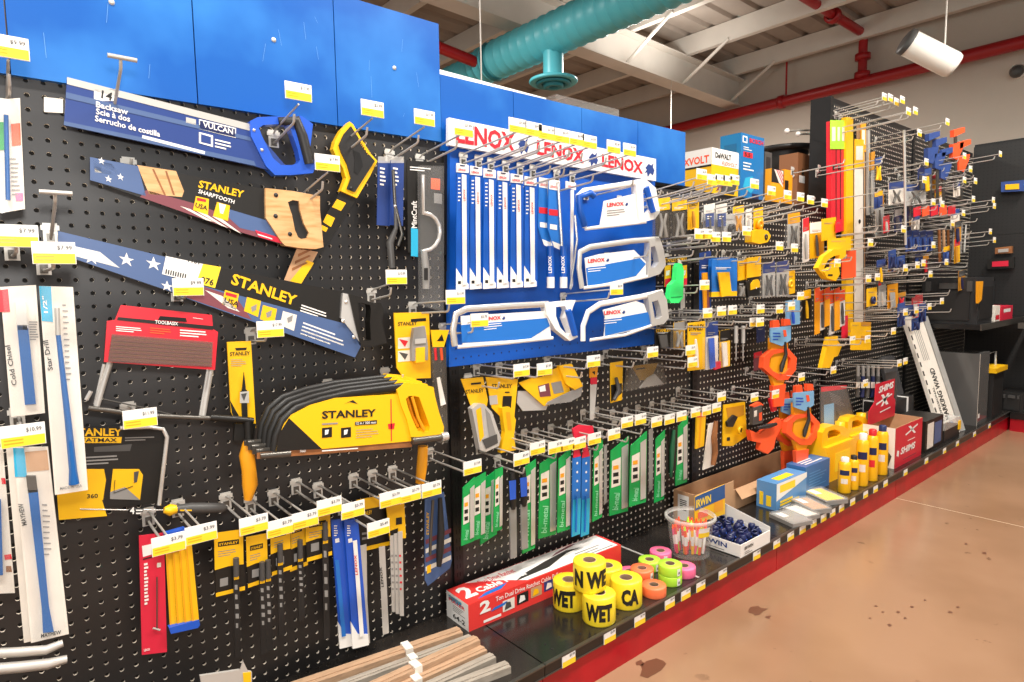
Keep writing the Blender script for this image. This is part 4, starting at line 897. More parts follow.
# ------------------------------------------------------------------ second bay below the blue board
y = -.07
T = thing('utility_knife', 'grey utility knife hanging on a yellow card under the blue board', 'knife', Y(485, 450, y))
b = MB(y); b.wp([(461, 379), (483, 377), (488, 400), (486, 410), (474, 414)], YEL, .003); b.txt('STANLEY', (466, 394), (484, 392), (465.5, 390), INK); b.dec([(471, 383), (481, 382), (481, 384), (471, 385)], BLKP); b.build('card', T)
b = MB(y-.02); b.wp([(472, 409), (478, 404), (484, 404), (492, 412), (501, 438), (499, 446), (486, 452), (480, 450)], SILV, .02); b.dec([(476, 410), (481, 407), (484, 436), (480, 442)], YEL); b.dec([(485, 408), (490, 414), (497, 438), (490, 444)], GREY); b.dec([(482, 440), (497, 434), (498, 443), (486, 449)], GRYD, .0012); b.build('knife', T)
T = thing('utility_knife', 'yellow folding knife hanging on a yellow card under the blue board', 'knife', Y(508, 450, y))
b = MB(y); b.wp([(486, 377), (518, 379), (514, 420), (504, 420), (492, 408)], YEL, .003); b.txt('STANLEY', (492, 388), (512, 388), (492, 384), INK); b.dec([(503, 396), (512, 396), (511, 408), (502, 408)], BLKP); b.dec([(489, 396), (497, 395), (498, 404), (490, 405)], SILV); b.lines((505, 393), (512, 393), (505, 390), 1, INK); b.build('card', T)
b = MB(y-.015); b.wp([(502, 408), (510, 407), (516, 420), (514, 436), (516, 450), (501, 453), (505, 432)], YEL, .016); b.dec([(506, 412), (510, 412), (512, 430), (508, 430)], ORY); b.build('knife', T)
T = thing('scraper_set', 'folded yellow card of scraper blades with grey steel edges', 'scraper', Y(545, 405, y))
b = MB(y); b.wp([(519, 383), (562, 366), (572, 396), (566, 401), (544, 406), (524, 388)], YEL, .004); b.dec([(538, 386), (549, 383), (551, 396), (540, 397)], MAROON); b.dec([(539, 387), (545, 385), (546, 391), (540, 392)], WHITE, .0014); b.dec([(551, 383), (561, 381), (564, 392), (554, 394)], GREY); b.txt('STANLEY', (524, 379.5), (546, 376), (524, 376), INK); b.build('card', T)
b = MB(y+.006); b.wp([(518, 391), (528, 391), (548, 405), (546, 410), (523, 411), (517, 403)], SILV, .003); b.build('blade', T)
T = thing('scraper', 'yellow handled scraper with grey blade angled beside the knives', 'scraper', Y(575, 396, y-.01))
b = MB(y-.01); b.wp([(559, 366), (572, 364), (583, 386), (575, 390), (566, 384)], YEL, .012); b.build('handle', T)
b = MB(y-.008); b.wp([(569, 392), (583, 385), (581, 396), (570, 402), (546, 405), (548, 402)], GREY, .003); b.build('blade', T)
T = thing('putty_knife', 'tall slim grey blade with an orange top hanging alone', 'knife', Y(593, 420, y))
b = MB(y); b.wp([(590, 368), (598, 367), (597, 377), (590, 378)], ORY, .004); b.dec([(592, 372), (595, 371), (595, 375)], INK); b.wp([(591, 377), (597, 377), (597, 384), (591, 385)], CRIM, .003); b.build('handle', T)
b = MB(y); b.wp([(590.5, 384), (597, 384), (594, 419), (590, 420)], SILV, .002); b.build('blade', T)
T = thing('folding_knife', 'folding knife on a narrow yellow card', 'knife', Y(617, 402, y))
b = MB(y); b.wp([(610.5, 363), (623, 361), (622, 400), (611, 403)], YEL, .003); b.dec([(611, 385), (622, 383), (622, 393), (611, 402)], BLKP); b.build('card', T)
b = MB(y-.01); b.ptube([(616, 378), (619, 390), (614, 400)], [.006, .009, .006], GRYD, 8); b.build('knife', T)
T = thing('scraper_blister', 'clear blister pack with a yellow insert under the blue board', 'scraper', Y(648, 390, y))
b = MB(y); b.wp([(632, 366), (658, 363), (650, 381), (640, 380)], YEL, .003); b.lines((636, 370), (650, 368), (636, 367), 1, INK); b.build('card', T)
b = MB(y-.018); b.wp([(630, 366), (663, 362), (667, 384), (660, 386), (627, 391)], SMOKE, .016); b.wp([(640, 388), (648, 378), (655, 374), (664, 384)], SILV, .006, y-.012); b.build('blister', T)
for px_, py_, p in ((521, 370, 0), (544, 369, 0), (593, 361, 0), (652, 352, 0)):
    hook(px_, py_, .2, 'steel peg hook with tag just under the blue board', 1, .0, group='hooks just under the blue board')
for q, (px_, py_) in enumerate(((505, 380), (588, 370), (640, 360))): hook(px_, py_, .17, 'plain steel peg hook just under the blue board', 1, 0, tagged=False, group='hooks just under the blue board')

# long row of price-tagged hooks above the green blades
for oi, (px_, py_) in enumerate(((521, 458.5), (537, 448), (555, 447), (567, 444.5), (578.5, 443), (594, 438.5), (613.5, 434), (626.5, 422), (640, 419), (656, 421.5), (669, 419), (681, 416), (695, 412), (706, 410.5), (716, 407.5), (721, 396.5), (754, 397), (775, 394))):
    hook(px_, py_, .19, 'tagged steel peg hook, %s from the near slotted upright, over the green blade packs' % ORD[oi], 0, -.008, group='hooks over the green blade packs')
for px_, py_ in ((530, 467), (562, 452), (604, 444), (634, 436), (648, 428)):
    hook(px_, py_, .15, 'plain steel peg hook over the green blade packs', 0, 0, tagged=False, group='hooks over the green blade packs')
PGRN = mat('pale_green_print', '#8fdcaa', .5)
GP = [(463, 475, 488, 477, 546, 541), (474, 486, 479, 472, 541, 537), (482, 498, 480, 469, 545, 534), (495, 503, 470, 467, 533, 529), (524, 536, 468, 459, 554, 548), (540, 557, 464, 453, 539, 534), (559, 571, 459, 448, 533, 529), (594, 603, 449, 440, 522, 517), (611, 629, 451, 436, 516, 511), (631, 647, 446, 431, 507, 502), (656, 665, 439, 430, 503, 499), (677, 688, 428, 416, 486, 482)]
for q, (x0, x1, a0, a1, b0, b1) in enumerate(GP):
    yq = -.10+.012*(q % 3)
    T = thing('reciprocating_blade_pack', 'green saw blade pack, %s green one from the near slotted upright' % ORD[q], 'blade pack', Y(x0, b0, yq), 'green saw blade packs')
    w = x1-x0; b = MB(yq); b.wp([(x0, a0), (x1, a1), (x1-1, b1), (x0-1.5, b0)], GRN, .003)
    b.dec([(x0+.06*w, a0+10), (x0+.55*w, a0+6), (x0+.52*w, a0+34), (x0+.02*w, a0+37)], CREAM)
    for k in range(3): b.dec([(x0+.12*w, a0+15+k*7), (x0+.42*w, a0+14+k*7), (x0+.42*w, a0+18+k*7), (x0+.12*w, a0+19+k*7)], ORY if k == 0 else INK, .0012)
    b.txt('bi-metal', (x0+.45*w-1, b0-6), (x0+.5*w, a0+42), (x0+.12*w-1, b0-6), PGRN); b.build('card', T)
    b = MB(yq-.003); b.wp([(x0+.6*w, a1+12), (x0+.96*w, a1+8), (x0+.93*w, b1-4), (x0+.6*w, b1-2)], SILV, .0012); b.build('blade', T)
for q, (x0, yt) in enumerate(((510, 473), (521, 470))):
    T = thing('file', 'steel file with a blue and black handle', 'file', Y(x0+4, 556, -.1), 'blue handled files')
    b = MB(-.1); b.ptube([(x0+2, yt), (x0+2.5, yt+14), (x0+3, yt+30), (x0+3, yt+36)], [.008, .0115, .0105, .007], BLKR, 10); b.dec([(x0-1, yt+8), (x0+6, yt+7), (x0+6, yt+26), (x0, yt+27)], BLUM, .0125); b.build('handle', T)
    b = MB(-.1); b.wp([(x0, yt+35), (x0+6.5, yt+34), (x0+7, yt+84-q*6), (x0+1, yt+86-q*6)], GREY, .005); b.build('blade', T)
for q, x0 in enumerate((573, 582)):
    T = thing('spade_bit_pack', 'long blue strip pack with a red top', 'drill bit', Y(x0, 536, -.11), 'blue strip packs with red tops')
    b = MB(-.11+q*.01); b.wp([(x0, 458), (x0+8, 456), (x0+7, 534), (x0-1, 537)], BLUE, .004); b.dec([(x0, 500), (x0+8, 498), (x0+7, 534), (x0-1, 537)], CYAN); b.dec([(x0+1, 448), (x0+5, 444), (x0+8, 456), (x0, 458)], CRIM)
    for k in range(4): b.lathe([(0, .001), (.004, .001)], Y(x0+4, 463+k*9, -.11+q*.01), WHITE, 8, (0, -1, 0), False)
    b.build('card', T); b = MB(-.115+q*.01); b.ptube([(x0+4, 496), (x0+3, 532)], .003, BLUE, 6); b.build('bit', T)
b = MB(-.13); b.wp([(573, 429), (580, 425), (593, 426), (594, 433), (588, 440), (575, 440)], CRIM, .006); one('red_tag', b, 'crimson plastic clip on top of the blue strip packs', 'clip')
T = thing('file', 'round dark green file hanging between green blade packs', 'file', Y(672, 478, -.09)); b = MB(-.09); b.ptube([(674, 430), (672, 450), (671, 477)], [.006, .010, .005], mat('dark_green', '#1c5b3a', .45), 8); b.build('handle', T); b = MB(-.085); b.wp([(669, 430), (678, 426), (676, 470), (668, 474)], BLKP, .003); b.build('card', T)
for q, (x0, x1, yt, yb) in enumerate(((587, 591, 452, 525), (604, 607, 446, 505), (649, 653, 430, 492))):
    b = MB(-.08); b.wp([(x0, yt), (x1, yt-2), (x1, yb-3), (x0, yb)], GREY, .002); one('steel_saw_strip', b, ('grey saw strip tucked beside the blue strip packs', 'grey saw strip tucked behind the two widest green packs', 'thin grey saw strip right of the widest green packs')[q], 'saw strip')
# last items of this row, past the upright
T = thing('marking_knife', 'yellow marking tool on a narrow clear card', 'tool', Y(701, 448, -.1)); b = MB(-.1); b.wp([(697, 417), (706, 415), (704, 446), (696, 449)], YEL, .006); b.dec([(700, 417), (702, 416.5), (700, 447), (698.5, 447.5)], ORY); b.build('body', T); b = MB(-.1); b.wp([(698, 414), (705, 412), (705, 417), (697, 418)], ORGR, .004); b.build('cap', T)
T = thing('pruning_saw', 'saw with brown wooden handle in a white sleeve', 'saw', Y(708, 470, -.11)); b = MB(-.11); b.wp([(709, 424), (717, 422), (714, 466), (703, 470)], CREAM, .004); b.build('sleeve', T); b = MB(-.118); b.ptube([(716, 421), (714, 437), (715, 452), (713, 465)], [.008, .012, .012, .009], WOODB, 8); b.build('handle', T)
T = thing('tape_knife', 'yellow snap knife with black wheel on a card', 'knife', Y(735, 446, -.1)); b = MB(-.1); b.wp([(724, 405), (745, 402), (747, 436), (733, 446), (723, 446)], YEL, .005); b.dec([(726, 408), (744, 405), (744, 415), (728, 420)], mat('print_amber', '#c98a22', .5)); b.txt('■', (727, 441), (730, 440.5), (727, 437.5), INK); b.build('card', T)
b = MB(-.11); c = Y(739, 430, -.115); b.lathe([(.011, 0), (.017, 0), (.017, .012), (.011, .012)], c, YEL, 18, (0, -1, 0)); b.build('wheel', T); b = MB(); b.lathe([(0, .006), (.0115, .006)], c, BLKR, 16, (0, -1, 0)); b.build('hub', T); b = MB(-.112); b.wp([(727, 422), (734, 415), (738, 417), (733, 427), (728, 427)], BLKR, .008); b.build('slider', T)

# ------------------------------------------------------------------ goods standing on the deck
class Box:
    """upright box standing on a plane: a = near-left foot, b = near-right foot, c = a point on the back-left foot, h = height"""
    def __init__(s, a, b, c, h, z=DZK, pix=True):
        s.A = Z(*a, z); s.B = Z(*b, z); C = Z(*c, z); s.U = s.B-s.A; n = s.U.normalized(); d = C-s.A; s.W = d-n*d.dot(n); s.V = Vector((0, 0, h))
    def solid(s, mb, m): mb.obox(s.A, s.U, s.V, s.W, m)
    def on(s, face, u, v, e=.0008):
        A, U, V, W = s.A, s.U, s.V, s.W
        if face == 'f': return A+U*u+V*v-W.normalized()*e
        if face == 't': return A+V+U*u+W*v+Vector((0, 0, e))
        if face == 'l': return A+W*(1-u)+V*v-U.normalized()*e
        return A+U+W*u+V*v+U.normalized()*e
    def quad(s, mb, face, u0, v0, u1, v1, m, e=.0008):
        mb.add([s.on(face, *p, e) for p in ((u0, v0), (u1, v0), (u1, v1), (u0, v1))], [(0, 1, 2, 3)], m)
    def poly(s, mb, face, pts, m, e=.001): mb.add([s.on(face, *p, e) for p in pts], [tuple(range(len(pts)))], m)
    def text(s, mb, face, t, u0, v0, u1, v1, m, bold=.02, e=.0014, shear=0):
        O = s.on(face, u0, v0, e); mb.txt3(t, O, s.on(face, u1, v0, e)-O, s.on(face, u0, v1, e)-O, m, bold, shear)
    def bars(s, mb, face, u0, v0, u1, v1, n, m, e=.0012, f=.4):
        for i in range(n):
            v = v0+(v1-v0)*i/n; w = u1-(u1-u0)*.12*((i*7) % 4); s.quad(mb, face, u0, v, w, v+(v1-v0)/n*f, m, e)
    def base(s): return s.A+s.U*.5+s.W*.5
    def tray(s, mb, m, th=.003):
        n = s.U.normalized()*th; k = s.W.normalized()*th
        mb.obox(s.A, s.U, s.V, k, m); mb.obox(s.A+s.W-k, s.U, s.V, k, m); mb.obox(s.A+k, n, s.V, s.W-k*2, m); mb.obox(s.A+s.U-n+k, n, s.V, s.W-k*2, m); mb.obox(s.A+k, s.U, Vector((0, 0, th)), s.W-k*2, m)

REDB = mat('carton_red', '#e23a35', .4)
bx = Box((469, 632), (621, 567), (445, 616.5), .076)
T = thing('cable_puller_box', 'long red and white cable puller carton lying on the deck', 'box', bx.base())
b = MB(); bx.solid(b, REDB); bx.quad(b, 'l', .0, 0, 1, 1, WHITE); bx.quad(b, 't', .02, .03, .98, .97, REDB, .0004)
bx.poly(b, 't', [(.35, .05), (.98, .03), (.98, .97), (.1, .97), (.25, .5)], WHITE)
bx.text(b, 't', '2', .02, .25, .09, .85, WHITE, .04, .0016); bx.text(b, 't', 'Ton Dual Drive Ratchet', .10, .62, .36, .85, RED, .01, .0016); bx.text(b, 't', 'Cable Puller', .10, .30, .40, .58, WHITE, .03, .0016)
bx.poly(b, 't', [(.30, .2), (.52, .25), (.70, .6), (.80, .62), (.72, .75), (.55, .6), (.38, .4)], DSTEEL, .0014); bx.poly(b, 't', [(.60, .68), (.70, .78), (.82, .9), (.78, .95), (.66, .82)], MAROON, .0014); bx.poly(b, 't', [(.06, .08), (.2, .12), (.26, .3), (.12, .22)], BLUE, .0012); bx.bars(b, 't', .72, .1, .96, .5, 3, GREY)
bx.text(b, 'f', '2', .06, .48, .12, .93, WHITE, .04); bx.text(b, 'f', 'Ton Dual Drive Ratchet Cable Puller', .15, .72, .56, .9, WHITE, .01)
bx.quad(b, 'f', .08, .10, .18, .2, WHITE); bx.poly(b, 'f', [(.12, .42), (.2, .46), (.22, .58), (.14, .52)], BLUE)
for q, (m1, m2) in enumerate(((CREAM, GRYD), (BLKR, WHITE), (KRAFT, YEL), (NAVY, WHITE), (BLKR, ORG))):
    u = .19+q*.085; bx.quad(b, 'f', u, .2+q*.04, u+.07, .62+q*.03, m1); bx.poly(b, 'f', [(u+.01, .26+q*.04), (u+.05, .3+q*.04), (u+.045, .5+q*.03), (u+.02, .55+q*.03)], m2, .0016)
bx.bars(b, 'f', .68, .45, .9, .8, 3, mat('carton_red_dark', '#b02525', .5)); bx.quad(b, 'l', .1, .72, .7, .9, CYAN); bx.text(b, 'l', 'PULLER', .12, .68, .85, .8, RED); bx.bars(b, 'l', .3, .4, .85, .65, 4, GREY); bx.text(b, 'l', '64-2', .3, .12, .85, .3, INK)
b.build('carton', T)

CTAPE = mat('caution_yellow', '#fddf2e', .4)
def roll(name, label, cat, c, r, h, m, group, txt=None, a0=0, core=.42, sticker=None):
    c = Vector(c); T = thing(name, label, cat, c, group); b = MB()
    b.lathe([(r*core, 0), (r*.97, 0), (r, .003), (r, h-.003), (r*.97, h), (r*core, h)], c, m, 36)
    if txt:
        v, f = textmesh(txt, .055); ht = h*.62; W_ = ht*.62*len(txt)*.85; z0 = h*.2; span = W_/r
        b.add([c+Vector((math.cos(a0+(u-.5)*span)*(r+.0018), math.sin(a0+(u-.5)*span)*(r+.0018), z0+w*ht)) for u, w in v], f, INK)
    if sticker is not None:
        P = [(sticker+.35*u, w) for u in (0, .5, 1) for w in (.12, .85)]
        b.add([c+Vector((math.cos(a)*(r+.0008), math.sin(a)*(r+.0008), h*w)) for a, w in P], [(0, 1, 3, 2), (2, 3, 5, 4)], WHITE)
        P = [(sticker+.1+.2*u, w) for u in (0, 1) for w in (.3, .55)]
        b.add([c+Vector((math.cos(a)*(r+.0014), math.sin(a)*(r+.0014), h*w)) for a, w in P], [(0, 1, 3, 2)], GREY)
    b.build('tape', T); b = MB(); b.lathe([(r*core*.86, h+.0005), (r*core, h+.0005), (r*core, .0), (r*core*.86, .0), (r*core*.86, h+.0005)], c, KRAFTD, 24); b.build('core', T, 'cardboard core')
def toward(c): return math.atan2(CAM.y-c.y, CAM.x-c.x)
r = .046; h = .078
cs = {}
for k, (px_, py_, t, lb, da) in {'l': (569, 605, 'WET', 'yellow caution tape roll printed WET, leaning end of the group by the red carton', -.55), 'f': (599, 619, 'WET', 'yellow caution tape roll printed WET standing below the stacked roll', 0), 'r': (626, 603, 'CA', 'yellow caution tape roll showing the letter C', .35), 'b': (607, 590, 'A', 'yellow caution tape roll mostly hidden behind the stacked roll', .5)}.items():
    c = Z(px_, py_, DZK); cs[k] = c
    roll('caution_tape', lb, 'tape roll', c, r, h, CTAPE, 'caution tape rolls', t, toward(c)+da*.8)
c = Z(589.5, 560, DZK+2*h); c.z = DZK+h+.001
roll('caution_tape', 'yellow caution tape roll printed N WE stacked on the other rolls', 'tape roll', c, r, h, CTAPE, 'caution tape rolls', 'N WE', toward(c)+.1)
SALM = mat('salmon_orange', '#fc7a4a', .45); r2 = .036; h2 = .030
for px_, py_, n, m, lb, st in ((660.5, 559, 1, PINK, 'pink flagging tape roll beside the clear tub', -2.2), (649.5, 568, 1, LIME, 'lime flagging tape roll lying behind the orange pair', -1.9), (670, 582, 2, LIME, 'lime flagging tape roll', -1.9), (684, 574.5, 1, PINK, 'pink flagging tape roll in front of the clear tub', None), (654, 594, 1, SALM, 'orange flagging tape roll lying on the deck', None), (630, 580, 1, PINK, 'pink flagging tape roll half hidden behind the caution tape', None)):
    c = Z(px_, py_, DZK)
    for q in range(n): roll('flagging_tape', lb if n == 1 else ('lime flagging tape roll at the bottom of a stack of two', 'lime flagging tape roll at the top of a stack of two')[q], 'tape roll', c+Vector((0, 0, q*(h2+.0005))), r2, h2, m, 'flagging tape rolls', sticker=st)
c = Z(645, 585.5, DZK); roll('flagging_tape', 'orange flagging tape roll leaning above the other orange roll', 'tape roll', Z(642, 577, DZK+.012)+Vector((0, 0, 0)), r2, h2, SALM, 'flagging tape rolls', sticker=-1.7)

# clear tub of marker pencils
CLEART = mat('tub_plastic', '#eeece6', .08, alpha=.13, spec=.8)
c = Z(690, 553, DZK); rt, rb, hh = .080, .063, .135
T = thing('clear_tub', 'clear plastic tub with a rolled rim on the deck', 'tub', c)
b = MB(); b.lathe([(0, .001), (rb, .001), (rb+.002, .004), (rt-.003, hh-.012), (rt-.002, hh)], c, CLEART, 32); b.build('tub', T); b = MB(); b.lathe([(rt-.002, hh-.012), (rt+.006, hh-.010), (rt+.006, hh), (rt-.002, hh+.001)], c, CLEARM, 32); b.build('rim', T)
b = MB(); a = toward(c)+.35; P = [(a+.55*u, w) for u in (0, .5, 1) for w in (.62, .86)]; b.add([c+Vector((math.cos(q)*(rb+(rt-rb)*w+.002), math.sin(q)*(rb+(rt-rb)*w+.002), hh*w)) for q, w in P], [(0, 1, 3, 2), (2, 3, 5, 4)], WHITE)
P = [(a+.55*u, w) for u in (0, .5, 1) for w in (.62, .74)]; b.add([c+Vector((math.cos(q)*(rb+(rt-rb)*w+.0025), math.sin(q)*(rb+(rt-rb)*w+.0025), hh*w)) for q, w in P], [(0, 1, 3, 2), (2, 3, 5, 4)], YELD); b.build('price_label', T)
r_ = random.Random(4); MK = [mat('marker_red', '#e8455a', .4), LIME, PINK, ORG, WHITE, mat('marker_red', '#e8455a', .4), YEL]
for q in range(30):
    an = r_.uniform(0, 6.28); rr = r_.uniform(.012, .048); p0 = c+Vector((math.cos(an)*rr, math.sin(an)*rr, .005)); an2 = an+r_.uniform(-.35, .35); p1 = c+Vector((math.cos(an2)*(rr+.012), math.sin(an2)*(rr+.012), r_.uniform(.098, .118)))
    m = MK[q % 7]; d = p1-p0
    T = thing('marker_pencil', ('red marker pencil with a white label in the clear tub', 'lime marker pencil in the clear tub', 'pink marker pencil in the clear tub', 'orange marker pencil in the clear tub', 'white marker pencil in the clear tub', 'red marker pencil with a white label in the clear tub', 'yellow marker pencil in the clear tub')[q % 7], 'pencil', p0, 'marker pencils in the tub')
    b = MB(); b.tube([p0, p0+d*.85], .0052, m, 7); b.build('barrel', T); b = MB(); b.tube([p0+d*.85, p1], [.0052, .002], ORG if m is not ORG else LIME, 7); b.build('tip', T); b = MB(); b.tube([p0+d*.3, p0+d*.62], .0056, WHITE, 7); b.build('label_sleeve', T)

# long brown carton, open on top, against the pegboard
bx = Box.__new__(Box); xa = Y(673, 489, -.012).x; xb = Y(797, 455, -.012).x
bx.A = Vector((xa, -.115, DZK)); bx.U = Vector((xb-xa, 0, 0)); bx.W = Vector((0, .10, 0)); bx.V = Vector((0, 0, .085)); hv = Vector((0, 0, Y(673, 489, -.012).z-DZK))
T = thing('long_carton', 'long open brown cardboard carton lying against the pegboard', 'box', bx.base()); b = MB(); bx.tray(b, KRAFT)
k_ = bx.W.normalized()*.003; n_ = bx.U.normalized()*.003
hu = hv-bx.V; q_ = bx.A+bx.V; b.obox(q_+bx.W-k_, bx.U, hu, k_, KRAFT); b.obox(q_, bx.U*.26, hu, k_, KRAFT); b.obox(q_+k_, n_, hu, bx.W-k_*2, KRAFT); b.obox(q_+bx.U-n_+k_, n_, hu, bx.W-k_*2, KRAFT)
b.build('carton', T)
b = MB(); b.obox(bx.A+bx.V-bx.W.normalized()*.001+bx.U*.27, bx.U*.72, -bx.W.normalized()*.03+Vector((0, 0, -.035)), Vector((0, 0, .002)), KRAFT); b.build('flap', T)
bx.V = hv
b = MB(); bx.quad(b, 'l', .2, .1, .7, .9, WHITE, .001)
for q in range(6): bx.quad(b, 'l', .3, .42+q*.06, .6, .45+q*.06, INK, .0016)
b.build('barcode_label', T)
b = MB(); Q = [Y(693, 484, -.2), Y(725, 470, -.2)]
pl_ = -.215; b.wp([(695, 497), (725, 484), (725, 514), (695, 524)], YEL, .003, pl_); b.dec([(695, 497), (725, 484), (725, 498), (695, 511)], mat('irwin_blue', '#22558f', .4), y=pl_); b.txt('IRWIN', (696, 508.5), (711, 502), (696, 500.5), YELD, .03, y=pl_); b.dec([(714, 503), (723, 499), (723, 510), (714, 513)], ORY, y=pl_); b.dec([(698, 513), (708, 509), (708, 516), (698, 519)], ORG, y=pl_)
one('brand_card', b, 'blue and yellow printed card propped against the brown carton', 'sign')

# white display tray full of navy clips
bx = Box((741, 559), (771, 542), (713, 553), .040)
bx = Box((713, 554), (740.5, 559), (722, 535), .045); 
A_ = Z(740.5, 558.5, DZK); bx.A = A_; bx.U = Vector((.195, 0, 0)); bx.W = Vector((0, .2, 0)); bx.V = Vector((0, 0, .045))
T = thing('display_tray', 'white cardboard tray with a raised back full of navy clips', 'box', bx.base()); b = MB(); bx.tray(b, WHITE)
bx.text(b, 'l', 'IRWIN', .25, .45, .75, .82, NAVY, .03); bx.bars(b, 'l', .4, .2, .7, .35, 1, GREY); bx.text(b, 'f', 'IRWIN', .12, .5, .4, .75, INK, .03); bx.bars(b, 'f', .12, .15, .38, .42, 2, GREY); b.build('tray', T)
b = MB(); bh = bx.A+bx.V+bx.U
b.prism([bh, bh+bx.W, bh+bx.W+Vector((0, 0, .055)), bh+Vector((0, 0, .012))], -bx.U.normalized()*.002, WHITE); b.build('raised_side', T)
r_ = random.Random(9)
for i in range(5):
    for j in range(5):
        p = bx.A+bx.U*(.11+.19*i)+bx.W*(.12+.19*j)+Vector((0, 0, .006))
        for k in range(2):
            b = MB(); q0 = p+Vector((r_.uniform(-.004, .004), r_.uniform(-.004, .004), k*.026)); ax = Vector((r_.uniform(-.5, .5), r_.uniform(-.5, .5), 1)).normalized()
            b.lathe([(.008, 0), (.0125, 0), (.0125, .022), (.010, .026), (.008, .022)], q0, NAVYD, 12, ax); b.ball(q0+ax*.012+Vector((.0, -.011, 0)), .004, BLUM, 6)
            one('clip', b, 'navy plastic ring clip heaped in the white tray', 'clip', 'navy clips in the white tray')

# blue lamp cartons
LBL = mat('carton_blue', '#5d93c6', .4); 
bx = Box((776, 511), (806, 497), (759, 505.5), .11); bx.W = bx.W.normalized()*.085
T = thing('blue_carton', 'light blue carton with yellow lettering and a torn corner', 'box', bx.base()); b = MB(); bx.solid(b, LBL); bx.poly(b, 'f', [(0, 1), (1, 1), (1, .8), (0, .35)], WHITE); bx.quad(b, 'f', .1, .62, .6, .9, YELD, .0014); bx.bars(b, 'f', .12, .1, .75, .34, 2, YELD, f=.7); bx.bars(b, 'f', .1, .02, .6, .08, 1, WHITE); bx.quad(b, 'l', .15, .1, .35, .6, YELD); bx.quad(b, 'l', .5, .1, .75, .5, YELD); bx.quad(b, 't', .2, .2, .7, .6, YELD); b.build('carton', T)
bx2 = Box((806, 496), (823, 488), (790, 488), .125); bx2.A = bx.A+bx.U*1.03+bx.W*.1; bx2.U = bx.U*.9; bx2.W = bx.W*1.0
T = thing('blue_carton', 'darker blue printed carton standing behind the torn one', 'box', bx2.base()); b = MB(); bx2.solid(b, mat('carton_blue_dark', '#3c6ea5', .4)); bx2.bars(b, 'f', .15, .2, .85, .8, 6, LBL); bx2.bars(b, 't', .15, .2, .85, .8, 3, WHITE); b.build('carton', T)
# flat packs near the shelf edge
PK = [((793, 528), (803.5, 520), (769, 517), .014, GREY, 'clear flat pack of small hardware, lowest of the heap'), ((813, 515), (822, 508), (789, 503), .018, KRAFT, 'tan flat pack lying among the clear packs'), ((826, 506), (836, 498), (800, 494), .018, YELD, 'flat pack with a yellow top at the end of the heap'), ((806, 521), (813, 515), (782, 511), .014, CREAM, 'pale flat pack of small hardware in the middle of the heap')]
for a, b_, c_, h_, m, lb in PK:
    bx = Box(b_, a, c_, h_); A_ = Z(*a); B_ = Z(*b_); C_ = Z(*c_); bx.A = C_; bx.U = A_-C_; n_ = bx.U.normalized(); d_ = B_-A_; bx.W = d_-n_*d_.dot(n_); bx.V = Vector((0, 0, h_))
    T = thing('flat_pack', lb, 'package', bx.base(), 'flat packs on the deck'); b = MB(); bx.solid(b, GREY); bx.quad(b, 't', .06, .1, .94, .9, m); bx.quad(b, 't', .1, .2, .45, .5, WHITE, .0014); bx.bars(b, 'f', .1, .2, .8, .7, 2, GREY); b.build('pack', T)
    b = MB(); b.obox(bx.A+bx.V+Vector((0, 0, .001)), bx.U, bx.W, Vector((0, 0, .006)), CLEART); b.build('blister', T)
# ------------------------------------------------------------------ third bay: dense rows of carded tools
def card(label, x0, y0, x1, y1, y, base, top=None, bl=None, tool=None, cat='tool pack', name='tool_card', txt=None, grp=None, sl=-2, tm=None):
    """hanging card: printed board, header band, and the tool itself in its blister"""
    T = thing(name, label, cat, Y((x0+x1)/2, y1, y), grp); b = MB(y); h = y1-y0; w = x1-x0
    b.wp([(x0, y0-sl*.5), (x1, y0+sl*.5), (x1, y1+sl*.5), (x0, y1-sl*.5)], base, .003)
    if top: b.dec([(x0, y0-sl*.5), (x1, y0+sl*.5), (x1, y0+.3*h+sl*.5), (x0, y0+.3*h-sl*.5)], top)
    if txt: b.txt(txt, (x0+1, y0+.17*h+1), (x1-1, y0+.17*h), (x0+1, y0+.06*h), tm or INK, .02)
    b.lines((x0+.15*w, y0+.27*h), (x0+.8*w, y0+.27*h), (x0+.15*w, y0+.2*h), 2, WHITE if base in (BLUE, BLKP, NAVY, LENB) else GREY)
    b.build('card', T)
    if tool:
        m, kind = tool; b = MB(y-.012); cx = (x0+x1)/2
        if kind == 'stick': b.ptube([(cx-.05*w, y0+.36*h), (cx, y0+.6*h), (cx+.05*w, y1-.06*h)], [.004, .007, .006], m, 7)
        elif kind == 'disc': b.lathe([(.006, 0), (.019, 0), (.019, .012), (.006, .012), (.006, 0)], Y(cx, y0+.68*h, y-.004), m, 18, (0, -1, 0))
        elif kind == 'blade': b.wp([(x0+.25*w, y0+.35*h), (x1-.3*w, y0+.34*h), (x1-.2*w, y1-.05*h), (x0+.4*w, y1)], m, .005)
        elif kind == 'grip':
            b.ptube([(cx-.2*w, y0+.38*h), (cx-.05*w, y0+.62*h), (cx-.2*w, y1-.05*h)], [.004, .007, .006], m, 7); b.ptube([(cx+.25*w, y0+.38*h), (cx+.08*w, y0+.62*h), (cx+.25*w, y1-.05*h)], [.004, .007, .006], m, 7)
        b.build('tool', T)
    if bl:
        b = MB(y-.022); b.wp([(x0+.08*w, y0+.32*h), (x1-.08*w, y0+.31*h), (x1-.06*w, y1-.02*h), (x0+.06*w, y1)], bl, .018); b.build('blister', T)
    return T
AMB = mat('print_amber', '#c98a22', .5); NEON = mat('neon_green', '#3df07a', .4); PALEB = mat('pale_blue_print', '#7fb2d8', .45)
r6 = -.13
